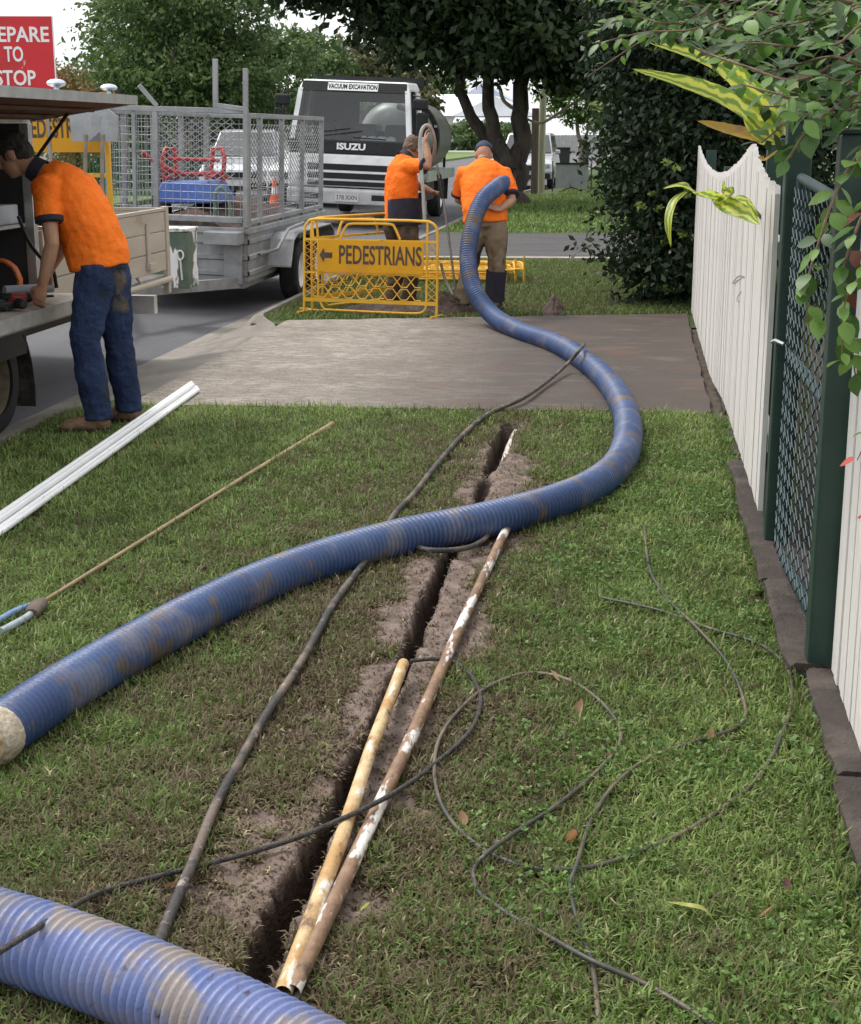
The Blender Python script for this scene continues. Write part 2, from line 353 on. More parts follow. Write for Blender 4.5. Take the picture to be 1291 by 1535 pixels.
yy = np.concatenate([np.linspace(-8, 1.9, 30), np.arange(1.92, 8.6, .0125), np.linspace(8.6, 8.96, 18)])
ul = np.concatenate([np.linspace(0, 1, 82)[:-1]]); uc = np.arange(-.30, .3001, .0075); ur = np.linspace(0, 1, 36)[1:]
X = []
for y in yy:
    c = float(xt(y)); X.append(np.concatenate([-3.375 + ul * (c - .30 + 3.375), c + uc, (c + .30) + ur * (.66 - c - .30)]))
X = np.array(X); Y = np.repeat(yy[:, None], X.shape[1], 1); Z = lawn_h(X, Y); nr, nc = X.shape
idx = np.arange(nr * nc).reshape(nr, nc)
f = np.stack([idx[:-1, :-1], idx[:-1, 1:], idx[1:, 1:], idx[1:, :-1]], -1).reshape(-1, 4)
me = mesh_np('lawn', np.stack([X, Y, Z], -1).reshape(-1, 3), f, True)
a_ = me.attributes.new('mud', 'FLOAT', 'POINT'); a_.data.foreach_set('value', mudf(X, Y).ravel().astype(np.float32))
a_ = me.attributes.new('wet_shade', 'FLOAT', 'POINT'); a_.data.foreach_set('value', sstep(-.010, -.030, Z).ravel().astype(np.float32))  # depth mask for the painted trench shade
def lawn_material():
    m = bpy.data.materials.new('lawn_soil'); m.use_nodes = True; n = m.node_tree.nodes; L = m.node_tree.links; b = n['Principled BSDF']
    tc = n.new('ShaderNodeTexCoord')
    def ramp(sc, c0, c1, lo=.35, hi=.65):
        z = n.new('ShaderNodeTexNoise'); z.inputs['Scale'].default_value = sc; z.inputs['Detail'].default_value = 7; L.new(tc.outputs['Object'], z.inputs['Vector'])
        r = n.new('ShaderNodeValToRGB'); r.color_ramp.elements[0].position = lo; r.color_ramp.elements[1].position = hi; r.color_ramp.elements[0].color = (*c0, 1); r.color_ramp.elements[1].color = (*c1, 1); L.new(z.outputs[0], r.inputs[0]); return r.outputs[0], z.outputs[0]
    soil, _ = ramp(40, (.035, .03, .017), (.085, .075, .038)); clay, ch = ramp(13, (.085, .058, .045), (.235, .175, .15), .3, .7)
    at_ = n.new('ShaderNodeAttribute'); at_.attribute_name = 'mud'
    mx = n.new('ShaderNodeMix'); mx.data_type = 'RGBA'; L.new(at_.outputs['Fac'], mx.inputs['Factor']); L.new(soil, mx.inputs[6]); L.new(clay, mx.inputs[7])
    aw = n.new('ShaderNodeAttribute'); aw.attribute_name = 'wet_shade'; m2 = n.new('ShaderNodeMix'); m2.data_type = 'RGBA'; L.new(aw.outputs['Fac'], m2.inputs['Factor']); L.new(mx.outputs[2], m2.inputs[6]); m2.inputs[7].default_value = (.045, .028, .021, 1)   # trench shade put into the colour as dark clay below the surface
    L.new(m2.outputs[2], b.inputs['Base Color']); b.inputs['Roughness'].default_value = .7; b.inputs['Specular IOR Level'].default_value = .3
    z = n.new('ShaderNodeTexNoise'); z.inputs['Scale'].default_value = 90; z.inputs['Detail'].default_value = 8; L.new(tc.outputs['Object'], z.inputs['Vector'])
    bp = n.new('ShaderNodeBump'); bp.inputs['Strength'].default_value = .8; bp.inputs['Distance'].default_value = .012; L.new(z.outputs[0], bp.inputs['Height']); L.new(bp.outputs[0], b.inputs['Normal'])
    return m
lawn = structure(link('lawn', me, lawn_material()), 'trampled lawn verge cut by a narrow muddy trench')
# ---- verge beyond the driveway, garden behind the fence, far side of the road
M_verge = mat_layers('verge_grass', [((.05, .085, .022), 1, 0, 1, (1, 1, 1)), ((.085, .12, .035), 2, .4, .65, (1, 1, 1)), ((.07, .06, .03), 3, .55, .75, (1, 1, 1)), ((.03, .045, .014), 70, .45, .65, (1, 1, 1))], .95, .8, 120)
mb = MB(); L_ = [(-3.365, 12.9), (-3.365, 42), (-2.26, 49), (-2.26, 141)]; Rr = [(14, 14.05), (14, 42), (14, 49), (14, 141)]
for i in range(3): mb.add([(*L_[i], -.006), (*Rr[i], -.006), (*Rr[i + 1], -.006), (*L_[i + 1], -.006)], [(0, 1, 2, 3)])
structure(mb.build('verge', M_verge))
structure(MB().span((.44, 8.8, -.2), (.654, 14.1, -.02)).build('fence_soil', mat('strip_soil', (.05, .038, .028), .95, col2=(.09, .07, .05), scale=18, bump=.7)))
structure(MB().span((.655, -8, -.15), (14, 14.05, -.012)).build('garden_bed', mat('garden_soil', (.03, .024, .015), .95, col2=(.06, .05, .03), scale=20, bump=.6)))
structure(MB().span((-90, -16, -.18), (-12.3, 141, .03)).build('far_verge', mat('far_grass', (.10, .16, .04), .95, col2=(.14, .2, .06), scale=1.5, bump=.4)))
M_drive2 = mat_layers('dark_asphalt', [((.06, .055, .058), 1, 0, 1, (1, 1, 1)), ((.10, .09, .09), 2, .4, .7, (.4, 2, 1)), ((.03, .028, .03), 40, .5, .7, (1, 1, 1))], .85, .4, 150)
structure(MB().prism([(-3.36, 20.3, .012), (3.5, 20.8, .012), (3.5, 25.7, .012), (-3.36, 25.3, .012)], (0, 0, -.1)).build('asphalt_driveway', M_drive2))
structure(MB().prism([(-3.36, 20.05, .02), (3.5, 20.55, .02), (3.5, 20.79, .02), (-3.36, 20.29, .02)], (0, 0, -.1)).build('driveway_edge', mat('edge_concrete', (.27, .23, .19), .9, col2=(.36, .31, .26), scale=5)))
# ---- concrete edging slabs under the fence
M_edge = mat_layers('edging_concrete', [((.048, .037, .032), 1, 0, 1, (1, 1, 1)), ((.095, .075, .066), 5, .48, .7, (1, 1, 1)), ((.03, .023, .02), 9, .48, .7, (1, 1, 1)), ((.4, .37, .34), 70, .7, .76, (1, 1, 1))], .85, .6, 90)
edging = structure(empty('fence_edging'))
for y0, y1, dx, zt in ((1.4, 2.6, .02, .035), (2.62, 3.63, .0, .04), (3.65, 4.42, .015, .045), (4.44, 5.35, -.03, .05), (5.37, 7.44, -.045, .045), (7.7, 8.42, -.02, .02), (9.0, 10.6, .02, .02), (10.62, 12.3, .02, .02), (12.32, 14.05, .02, .02)):
    v = []; k = 8
    for i in range(k + 1):
        y = y0 + (y1 - y0) * i / k; wob = .022 * (vnoise(y, 1, 7) - .5)
        for x, z in ((.525 + dx + wob, -.12), (.53 + dx + wob, zt - .008), (.545 + dx + wob, zt + .004 * vnoise(y, 3, 9)), (.70, zt + .002), (.70, -.12)): v.append((x, y, z))
    f = [(i * 5 + q, i * 5 + q + 1, i * 5 + q + 6, i * 5 + q + 5) for i in range(k) for q in range(4)] + [(4, 3, 2, 1, 0), tuple(k * 5 + q for q in range(5))]
    MB().add(v, f).build('slab', M_edge, edging, smooth=True, ang=.6)
# ================================================================== GRASS (uncountable: one object per patch)
def blades(name, x, y, z, ln, wd, lean, shade, m, az=None):
    n = len(x); a = rng.random(n) * 2 * np.pi if az is None else az
    d = np.stack([np.cos(a), np.sin(a)], 1); s_ = np.stack([-np.sin(a), np.cos(a)], 1)
    b = np.stack([x, y], 1); v = np.zeros((n, 5, 3), np.float32)
    h1, r1 = .55 * ln * np.cos(lean * .6), .55 * ln * np.sin(lean * .6)
    h2, r2 = h1 + .45 * ln * np.cos(np.minimum(lean * 1.5, 1.75)), r1 + .45 * ln * np.sin(np.minimum(lean * 1.5, 1.75))
    for k, (r, h, ww) in enumerate(((0, -.004, -1), (0, -.004, 1), (r1, h1, .8), (r1, h1, -.8), (r2, h2, 0))):
        v[:, k, :2] = b + d * (r if np.ndim(r) else np.full(n, r))[:, None] + s_ * (wd * ww * .5)[:, None]; v[:, k, 2] = z + h
    i0 = np.arange(n) * 5; f = np.concatenate([np.stack([i0, i0 + 1, i0 + 2], 1), np.stack([i0, i0 + 2, i0 + 3], 1), np.stack([i0 + 3, i0 + 2, i0 + 4], 1)])
    me = mesh_np(name, v.reshape(-1, 3), f, True)
    at_ = me.attributes.new('shade', 'FLOAT', 'FACE'); at_.data.foreach_set('value', np.tile(shade, 3).astype(np.float32))
    o = link(name, me, m); o['kind'] = 'stuff'; return o
M_blade = mat('grass_blade', (.095, .066, .045), .6, attr='shade', col2=[(.21, .155, .10), (.15, .13, .065), (.12, .15, .046), (.12, .20, .045), (.23, .335, .085), (.46, .41, .25)], spec=.3, trans=.3)
N = 640000
u_ = rng.random(N); y = 2.0 * (8.9 / 2.0) ** (u_ ** .92)                # denser towards the near end
xl = np.maximum(-3.37, -.5 - .475 * y); x = xl + (.6 - xl) * rng.random(N)
keep = rng.random(N) < np.clip((.6 - xl) / 3.97 * (1.9 / np.sqrt(y)), 0, 1)
m_ = mudf(x, y); uu = np.abs(x - xt(y)); clump = fbm(x, y, 14, 20, 3)
keep &= rng.random(N) > m_ * .86 - .02; keep &= ~((uu < hw_tr(y) + .012) & (tr_depth(y) > .04)); keep &= rng.random(N) < .45 + 1.2 * sstep(.3, .6, clump)
keep &= ~((x > .46) & (rng.random(N) < .8)); keep &= y < 8.72 + .2 * (x + 3.06) / 3.53 + .04 * rng.random(N)
x, y, m_, uu = x[keep], y[keep], m_[keep], uu[keep]; n = len(x)
brown = .55 * np.exp(-((x + .9) / .6) ** 2) * sstep(7.6, 5.4, y) + .5 * np.exp(-(uu / .4) ** 2) + (fbm(x, y, 2.2, 30) - .5) * 1.0 + .25 * m_
clump2 = fbm(x, y, 9, 77, 3) - .5; tuft = fbm(x, y, 26, 78, 2) - .5
green = .45 * sstep(-.35, .25, x) + .35 * sstep(-1.9, -2.7, x) * sstep(5.5, 7, y) + .3 * sstep(8.2, 8.7, y) + (fbm(x, y, 4.5, 33) - .5) * .5
sh = np.clip(.56 + .30 * green - .30 * brown + .42 * clump2 + .25 * tuft + .10 * sstep(-1.2, -2.4, x) + rng.normal(0, .17, n), .0, .88); k = m_ > .25; sh[k] = np.minimum(sh[k], .08 + .2 * rng.random(k.sum()) + .5 * (rng.random(k.sum()) < .1)); sh[rng.random(n) < .022] = .97  # tone raised towards the kerb: sunlight put into the blade colour
ln = (.028 + .034 * rng.random(n)) * (1 + .35 * sstep(8.4, 8.7, y) - .2 * np.clip(brown, 0, 1) - .35 * m_) * (.65 + .8 * fbm(x, y, 9, 40))
blades('lawn_grass', x, y, lawn_h(x, y), ln, .0036 + .0038 * rng.random(n), np.where(m_ > .25, 1.45, np.clip(rng.normal(.98, .38, n), .1, 1.5)), sh, M_blade)['label'] = 'short trampled green and brown lawn grass'
N = 5000; y = 2.1 + 6.6 * rng.random(N); x = .475 + .07 * rng.random(N) ** 1.4 + .03 * (vnoise(y, 4, 5) - .5); k = vnoise(y, 8, 4) > .25; x, y = x[k], y[k]; n = len(x)   # longer tufts against the edging
blades('edge_grass', x, y, np.maximum(lawn_h(x, y), 0), .03 + .035 * rng.random(n), .004 + .004 * rng.random(n), np.clip(rng.normal(.7, .35, n), .05, 1.4), np.clip(.62 + rng.normal(0, .15, n), .2, .88), M_blade)['label'] = 'longer grass fringing the concrete edging under the fence'
def verge_blades(name, lab, N, x0, x1, y0, y1, ln, wd, base):
    x = x0 + (x1 - x0) * rng.random(N); y = y0 + (y1 - y0) * rng.random(N)
    k = ((x > -2.2) | (y < 42)) & (y > 13.09 + (x + 3.06) / 3.53 + .06 * rng.random(N)); x, y = x[k], y[k]; N = len(x)
    sh = np.clip(base + .35 * (fbm(x, y, 1.6, 50) - .5) + rng.normal(0, .1, N), 0, .85)
    blades(name, x, y, np.full(N, -.004), ln * (.6 + .7 * rng.random(N)), wd * (.7 + .6 * rng.random(N)), np.clip(rng.normal(.8, .3, N), 0, 1.4), sh, M_blade)['label'] = lab
verge_blades('verge_grass', 'mown grass between the two driveways', 70000, -3.34, 1.6, 13.15, 20.0, .055, .009, .50)
verge_blades('far_verge_grass', 'sunlit mown grass past the asphalt driveway', 50000, -3.34, 2.6, 25.8, 60, .08, .022, .66)
# ================================================================== FENCE
M_white = mat_layers('fence_paint', [((.70, .675, .655), 1, 0, 1, (1, 1, 1)), ((.58, .55, .52), 3, .45, .72, (1, 1, .25)), ((.74, .715, .69), 14, .5, .7, (1, 6, .2)), ((.45, .40, .35), 10, .68, .8, (1, 4, .35))], .6, .12, 40)
M_green = mat('post_green', (.012, .036, .027), .45, col2=(.018, .046, .034), scale=9, bump=.08)
def picket_mesh(i):
    w_ = .0335; t = .010; j = .004 * (i - 1)
    pts = [(0, -w_, 0), (0, w_, 0), (0, w_, .965 + j), (0, w_ * .35, .995), (0, -w_ * .4, 1.), (0, -w_, .972 - j)]
    mb = MB().prism([(-t, p[1], p[2]) for p in pts], (2 * t, 0, 0)); me = bpy.data.meshes.new('picket'); me.from_pydata(mb.v, [], mb.f); me.update(); me.materials.append(M_white); return me
PK = [picket_mesh(i) for i in range(3)]
def fence(name, label, x, ys, top, bot, posts, group=None, rail_z=(.42, 1.18)):
    r = thing(name, label, 'fence', (x, ys[0], 0), group=group)
    for i, y in enumerate(ys):
        o = link('picket', PK[i % 3], None, r); o.location = (random.uniform(-.0025, .0025), y - ys[0], bot(y)); o.scale = (1, 1, top(y) - bot(y) + random.uniform(-.006, .006)); o.rotation_euler = (random.uniform(-.006, .006), 0, random.uniform(-.03, .03))
    L = ys[-1] - ys[0]
    for z in rail_z: MB().span((.012, -.03, z - .035), (.052, L + .03, z + .035)).build('rail', M_white, r)
    for y, h in posts: MB().span((.054, y - ys[0] - .045, -.1), (.144, y - ys[0] + .045, h)).build('post', M_green, r, bevel=.004)
    return r
def scallop(y, ends, hi, lo):
    for a, b in zip(ends[:-1], ends[1:]):
        if a <= y <= b: t = 2 * (y - a) / (b - a) - 1; return lo + (hi - lo) * t * t
    return hi
ends = [4.9, 7.4, 14.75]
pf = fence('picket_fence', 'white scalloped picket fence running from the dark gate post to the hedge', .53, list(np.arange(6.03, 14.2, .0705)), lambda y: scallop(y, ends, 1.58, 1.43 if y < 7.4 else 1.36), lambda y: .03 + .115 * float(sstep(10.5, 8.2, y)), [(7.3, 1.60), (10.86, 1.4), (13.9, 1.48)])
fence('picket_fence', 'white picket fence behind the glossy-leaved shrub with a gate post at its end', .635, list(np.arange(1.2, 4.44, .0705)), lambda y: 1.52 - .03 * math.sin(y * 1.6), lambda y: .05, [(2.0, 1.5)])
def atx(px, py, X): d = ray(px, py); t = X / d[0]; return Vector((X, d[1] * t, CH + d[2] * t))
for pts in ([(1098, 424), (1107, 414), (1116, 415), (1108, 419), (1100, 425)], [(1112, 437), (1107, 443), (1105, 450), (1109, 452)]): MB().tube(spline([atx(*q, .5175) for q in pts], 5), .0014, 5).build('pen_scribble', mat('pen_mark', (.05, .05, .06), .6), pf, True, True)
def gate_post(y, x, h, label):
    o = MB().box((x, y, h / 2 - .06), (.095, .095, h + .12)).build('gate_post', M_green, bevel=.007); tag(o, label, 'post', 'gate posts'); 
    c = MB().box((x, y, h + .006), (.102, .102, .012)).build('cap', M_green, o, bevel=.003); return o
gate_post(5.955, .592, 1.66, 'square dark green gate post at the end of the scalloped fence')
gate_post(4.49, .605, 1.62, 'square dark green gate post beside the near picket fence and shrub')
# ---- chain-link gate
M_wire = mat('green_wire', (.010, .034, .042), .5, col2=(.018, .05, .056), scale=20)
gt = thing('chain_link_gate', 'dark green chain-link gate sagging between two square posts', 'gate', (.60, 4.56, 0))
yA, yB = .03, 1.30                                                  # local y of the two stiles
zb = lambda y: .13 - .11 * (y - yA) / (yB - yA)
MB().tube([(0, yA, zb(yA)), (0, yA, 1.42)], .019, 10).build('stile', M_wire, gt, smooth=True)
MB().tube([(0, yB, zb(yB)), (0, yB, 1.46)], .019, 10).build('stile', M_wire, gt, smooth=True)
MB().tube([(0, yA, 1.42), (0, yB, 1.46)], .019, 10).build('top_rail', M_wire, gt, smooth=True)
MB().tube([(0, yA, .80), (0, yB, .80)], .021, 10).build('middle_rail', M_wire, gt, smooth=True)
MB().tube([(0, yA, zb(yA)), (0, yB, zb(yB))], .021, 10).build('bottom_rail', M_wire, gt, smooth=True)
mb = MB(); p = .07; nz = 19; ny = int((yB - yA) / p)
for k in range(ny + 1):
    for sgn in (1, -1):
        if (sgn == 1) != (k % 2 == 0): continue
        y0 = yA + k * p; pts = []
        for i in range(nz * 2 + 1):
            z = .10 + i * p / 2; y = y0 + sgn * (.5 * p if i % 2 else -.5 * p); y = min(max(y, yA), yB)
            pts.append((-.024 - .008 * math.sin(math.pi * (y - yA) / (yB - yA)) * (.3 + .7 * (1 - z / 1.5)) + sgn * .0022, y, z + (zb(y) - .08) * (1 - z / 1.5)))
        mb.tube(pts, .0024, 4, caps=False)
mb.build('wire_mesh', M_wire, gt)
MB().tube([(-.03, yB - .01, .84), (-.06, yB + .02, .85), (-.07, yB + .05, .84)], .008, 6).build('latch', mat('galvanised', (.45, .46, .47), .45, .8, col2=(.35, .36, .37), scale=30), gt, smooth=True)

# ================================================================== PLANTS
def leaf_mesh(name, n, m, c, d, size, fold=.25, aspect=.45, shade=None, jit=.9):
    """n folded four-cornered leaves: c centres, d long directions"""
    c = np.asarray(c, np.float32); d = d / np.linalg.norm(d, axis=1, keepdims=True)
    r = rng.normal(size=(n, 3)); s_ = np.cross(d, r); s_ /= np.linalg.norm(s_, axis=1, keepdims=True); nn = np.cross(s_, d)
    L = (size * (1 - jit / 2 + jit * rng.random(n)))[:, None]; w_ = L * aspect
    v = np.stack([c - d * L * .5, c + s_ * w_ * .5 + nn * w_ * fold, c + d * L * .5, c - s_ * w_ * .5 + nn * w_ * fold], 1).reshape(-1, 3)
    f = np.arange(n * 4).reshape(n, 4); me = mesh_np(name, v, f)
    a = me.attributes.new('shade', 'FLOAT', 'FACE'); a.data.foreach_set('value', (rng.random(n) if shade is None else shade).astype(np.float32))
    me.materials.append(m); return me
def clumped(blobs, n, per=26, spread=.16, inner=.55, zdroop=0.):
    """leaf centres gathered in clumps near the shells of the blobs"""
    vol = np.array([b[1][0] * b[1][1] * b[1][2] for b in blobs]) ** .75; vol /= vol.sum(); out = []; od = []; sh = []
    for b, fr in zip(blobs, vol):
        k = max(1, int(n * fr / per)); q = rng.normal(size=(k, 3)); q /= np.linalg.norm(q, axis=1, keepdims=True)
        rad = inner + (1 - inner) * rng.random(k) ** .6; rad *= 1 + .22 * rng.normal(size=k) * .6; r = np.array(b[1]); cc = np.array(b[0]) + q * rad[:, None] * r
        sp = spread * (r.mean()) * (.5 + rng.random(k))
        g = rng.normal(size=(k, per, 3)) * sp[:, None, None] * np.array([1, 1, .55]); pts = cc[:, None, :] + g; pts[..., 2] -= zdroop * np.abs(g[..., 0])
        dd = q[:, None, :] * .6 + rng.normal(size=(k, per, 3)) * .7 + np.array([0, 0, -.25])
        cs = np.clip(.5 + .2 * rng.normal(size=k), 0, 1)
        out.append(pts.reshape(-1, 3)); od.append(dd.reshape(-1, 3)); sh.append(np.clip(np.repeat(cs, per) + .14 * rng.normal(size=k * per), 0, 1))
    return np.concatenate(out), np.concatenate(od), np.concatenate(sh)
M_bark = mat_layers('bark', [((.05, .04, .034), 1, 0, 1, (1, 1, 1)), ((.10, .085, .07), 5, .4, .7, (1, 1, .3)), ((.02, .017, .015), 12, .5, .7, (1, 1, .2))], .95, .9, 30)
M_palebark = mat_layers('pale_bark', [((.36, .30, .23), 1, 0, 1, (1, 1, 1)), ((.20, .16, .12), 6, .45, .65, (1, 1, .3)), ((.48, .42, .34), 9, .55, .7, (1, 1, .4))], .9, .5, 40)
def tree(name, label, base, limbs, blobs, n, size, m, bark=None, per=26, spread=.16, group=None, cat='tree', zdroop=.2, aspect=.5, inner=.5):
    r = thing(name, label, cat, base, group=group); B = Vector(base)
    for i, (pts, r0, r1) in enumerate(limbs):
        p = spline([Vector(q) for q in pts], 5); k = len(p)
        for j, q in enumerate(p[1:-1]): q += Vector((vnoise(j, i, .7) - .5, vnoise(j, i + 9, .7) - .5, 0)) * r0 * .6
        MB().tube(p, [r0 + (r1 - r0) * (j / (k - 1)) ** .8 + (.35 * r0 * max(0, 1 - j / 2) if i == 0 else 0) for j in range(k)], 10).build('trunk' if i == 0 else 'limb', bark or M_bark, r, smooth=True, ang=1.2)
    c, d, sh = clumped(blobs, n, per, spread, inner, zdroop)
    o = link('crown', leaf_mesh('crown', len(c), m, c, d, size, shade=sh, aspect=aspect), None, r); return r
G = lambda name, cols, **k: mat(name, cols[0], k.pop('rough', .5), attr='shade', col2=cols[1:], trans=k.pop('trans', .3), spec=.35, **k)
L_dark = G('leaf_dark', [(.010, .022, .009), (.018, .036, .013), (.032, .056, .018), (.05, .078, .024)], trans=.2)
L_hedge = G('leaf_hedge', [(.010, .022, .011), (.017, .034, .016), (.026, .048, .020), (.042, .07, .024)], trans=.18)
L_mid = G('leaf_mid', [(.045, .08, .03), (.08, .135, .045), (.12, .185, .06), (.17, .24, .08)])
L_lit = G('leaf_lit', [(.05, .095, .02), (.09, .16, .03), (.14, .22, .04), (.21, .28, .06)], trans=.4)
L_olive = G('leaf_olive', [(.07, .085, .035), (.12, .125, .055), (.17, .165, .08), (.23, .21, .11)])
L_red = G('leaf_red', [(.10, .12, .04), (.2, .18, .06), (.26, .16, .06), (.4, .09, .045)])
L_young = G('leaf_young', [(.10, .17, .035), (.15, .23, .05), (.20, .28, .07), (.26, .33, .10)], trans=.35)
# ---- big dark street tree
tree('street_tree', 'big dark spreading street tree with three stems beside the kerb', (-2.95, 36.6, 0), [
    ([(0, 0, -.1), (.02, 0, .5), (.10, 0, 1.2), (.10, .1, 2.2), (.16, .2, 3.6), (.5, .4, 5.2)], .34, .12),
    ([(-.05, -.1, .75), (-.32, -.15, 1.25), (-.55, -.1, 2.0), (-.72, .1, 3.2), (-1.3, .2, 5.0)], .24, .10),
    ([(-.02, .1, .7), (-.7, .25, 1.5), (-1.25, .3, 2.4), (-1.5, .3, 3.6), (-2.6, .2, 5.0)], .20, .08),
    ([(.3, .2, 3.4), (1.2, .3, 4.4), (2.2, .2, 5.2)], .13, .05),
    ([(-1.3, .2, 3.0), (-2.9, 0, 3.9), (-4.4, -.4, 4.9), (-5.6, -.6, 5.6)], .13, .04)],
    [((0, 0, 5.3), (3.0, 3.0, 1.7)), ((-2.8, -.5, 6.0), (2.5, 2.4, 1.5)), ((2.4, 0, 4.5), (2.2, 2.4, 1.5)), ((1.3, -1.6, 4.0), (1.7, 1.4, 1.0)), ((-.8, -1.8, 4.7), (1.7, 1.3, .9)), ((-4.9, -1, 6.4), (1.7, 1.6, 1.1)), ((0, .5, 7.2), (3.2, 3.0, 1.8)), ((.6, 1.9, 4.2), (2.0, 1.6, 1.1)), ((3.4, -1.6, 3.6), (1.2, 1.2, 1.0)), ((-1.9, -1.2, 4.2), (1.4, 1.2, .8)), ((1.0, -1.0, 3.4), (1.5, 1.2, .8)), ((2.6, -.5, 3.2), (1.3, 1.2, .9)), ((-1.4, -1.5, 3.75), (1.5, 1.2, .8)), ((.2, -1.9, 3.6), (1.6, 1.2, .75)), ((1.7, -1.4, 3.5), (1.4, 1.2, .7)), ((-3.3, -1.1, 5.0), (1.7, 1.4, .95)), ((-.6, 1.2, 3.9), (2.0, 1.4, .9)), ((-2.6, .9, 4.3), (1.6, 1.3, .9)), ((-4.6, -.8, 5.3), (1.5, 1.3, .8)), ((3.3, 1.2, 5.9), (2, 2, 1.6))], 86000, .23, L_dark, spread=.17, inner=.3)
# ---- evergreen hedge tree by the fence end
hb = [((.95, 1.2, 1.0), (1.15, 1.2, 1.05)), ((.9, 1.0, 2.2), (1.25, 1.1, 1.0)), ((.75, .9, 3.3), (1.2, 1.1, .95)), ((.6, 1.2, 4.5), (1.4, 1.4, 1.1)), ((1.8, 1.5, 1.6), (1.2, 1.2, 1.5)), ((1.7, 1.6, 3.6), (1.3, 1.3, 1.6)), ((.55, .85, .6), (.75, .75, .6)), ((-.05, 1.9, 4.3), (1.0, 1.2, .8)), ((.35, .75, .55), (.68, .62, .6)), ((.2, .9, 1.5), (.6, .6, .8)), ((.15, 1.0, 2.6), (.7, .7, .8))]
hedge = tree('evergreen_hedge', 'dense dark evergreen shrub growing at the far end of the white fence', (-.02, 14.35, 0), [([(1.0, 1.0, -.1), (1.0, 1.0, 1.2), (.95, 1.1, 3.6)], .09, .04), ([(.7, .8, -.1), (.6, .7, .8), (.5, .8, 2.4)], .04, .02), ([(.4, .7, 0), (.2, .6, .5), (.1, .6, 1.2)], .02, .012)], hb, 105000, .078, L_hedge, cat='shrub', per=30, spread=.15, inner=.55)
c, d, sh = clumped([((.85, 1.0, 1.6), (1.25, 1.25, 1.9)), ((.55, .85, .7), (.78, .8, .65))], 1500, 12, .035, .97); k = (c[:, 1] < 1.2)
link('new_shoots', leaf_mesh('new_shoots', int(k.sum()), L_young, c[k], d[k], .06, shade=sh[k]), None, hedge)
# ---- trees across the road
lb = [((0, 0, 4.2), (2.3, 2.2, 1.5)), ((-1.6, -.5, 3.3), (1.6, 1.5, 1.1)), ((1.7, -.4, 3.5), (1.6, 1.5, 1.1)), ((.2, -1.4, 3.2), (1.7, 1.2, .9)), ((-.6, .3, 5.9), (2.0, 2.0, 1.3)), ((1.2, .3, 5.6), (1.8, 1.8, 1.2)), ((-2.5, .2, 2.5), (1.1, 1.2, .9)), ((2.5, .2, 2.6), (1.0, 1.2, .9))]
def shade_tree(p, label, sc, n, size, m, bark=M_palebark, blobs=lb, grp='trees across the road'):
    b = [((q[0][0] * sc, q[0][1] * sc, q[0][2] * sc), tuple(r * sc for r in q[1])) for q in blobs]
    lim = [([(0, 0, -.1), (.03, 0, .9), (.05, 0, 1.7), (-.1, 0, 3.0), (-.3, 0, 4.4)], .14, .05), ([(.02, 0, .8), (.22, -.1, 1.7), (.5, -.2, 2.8), (1.2, -.2, 3.8)], .09, .03), ([(0, .05, .9), (-.3, .1, 1.8), (-.7, .1, 2.7), (-1.5, 0, 3.6)], .08, .03), ([(0, .05, 1.0), (.1, .3, 2.2), (.5, .5, 3.6)], .07, .03)]
    return tree('shade_tree', label, p, [([tuple(c * sc for c in q) for q in l[0]], l[1] * sc, l[2] * sc) for l in lim], b, n, size, m, bark, group=grp)
p = at(278, 262, 41.5); shade_tree((p.x, 41.5, 0), 'leafy mid-green tree with pale forked trunk behind the caged trailer', .88, 26000, .16, L_mid)
p = at(395, 262, 52); shade_tree((p.x, 52, 0), 'mid-green tree with slim trunk standing behind the silver ute', .74, 12000, .18, L_mid)
p = at(225, 262, 56); shade_tree((p.x, 56, 0), 'darker green tree to the far side of the pale-trunked tree', .95, 15000, .22, L_mid)
for px, Y, sc, m, lab in ((455, 96, 1.1, L_mid, 'tall green tree showing above the truck cab mirror'), (520, 120, 1.25, L_olive, 'tall olive-brown gum tree rising behind the truck cab'), (590, 132, 1.3, L_olive, 'olive gum tree beside the white house roof'), (655, 190, 1.35, L_mid, 'green tree behind the white-roofed houses')):
    p = at(px, 250, Y); shade_tree((p.x, Y, -.05), lab, sc, 9000, .42, m, M_palebark, grp='distant trees')
p = at(858, 245, 62); tree('young_tree', 'bright sunlit yellow-green tree behind the grey sign board', (p.x + .3, 62, 0), [([(0, 0, -.1), (.05, 0, .9), (-.15, 0, 2.0), (-.3, 0, 3.2)], .13, .05), ([(.04, 0, .8), (.3, 0, 1.8), (.6, 0, 2.9)], .08, .03)], [((-.3, 0, 2.9), (1.3, 1.2, .9)), ((.7, 0, 2.6), (1.0, 1, .8)), ((0, -.5, 3.9), (1.6, 1.4, 1.0)), ((-1.0, .2, 3.9), (1.2, 1.2, .9)), ((1.2, .2, 3.6), (1.1, 1.1, .9)), ((.2, 0, 5.0), (1.9, 1.8, 1.2))], 9000, .2, L_lit, M_palebark)
p = at(118, 262, 34); tree('flowering_shrub', 'yellow-green shrub with red new leaves behind the red sign', (p.x, 34, 0), [([(0, 0, 0), (0, 0, 1.0), (.1, 0, 1.8)], .06, .03)], [((0, 0, 2.35), (.62, .7, .75)), ((-.6, 0, 2.6), (.65, .7, .75)), ((.35, 0, 1.8), (.55, .6, .6)), ((-.3, -.2, 1.6), (.8, .7, .7))], 7000, .085, L_red, cat='shrub', spread=.2, inner=.3)
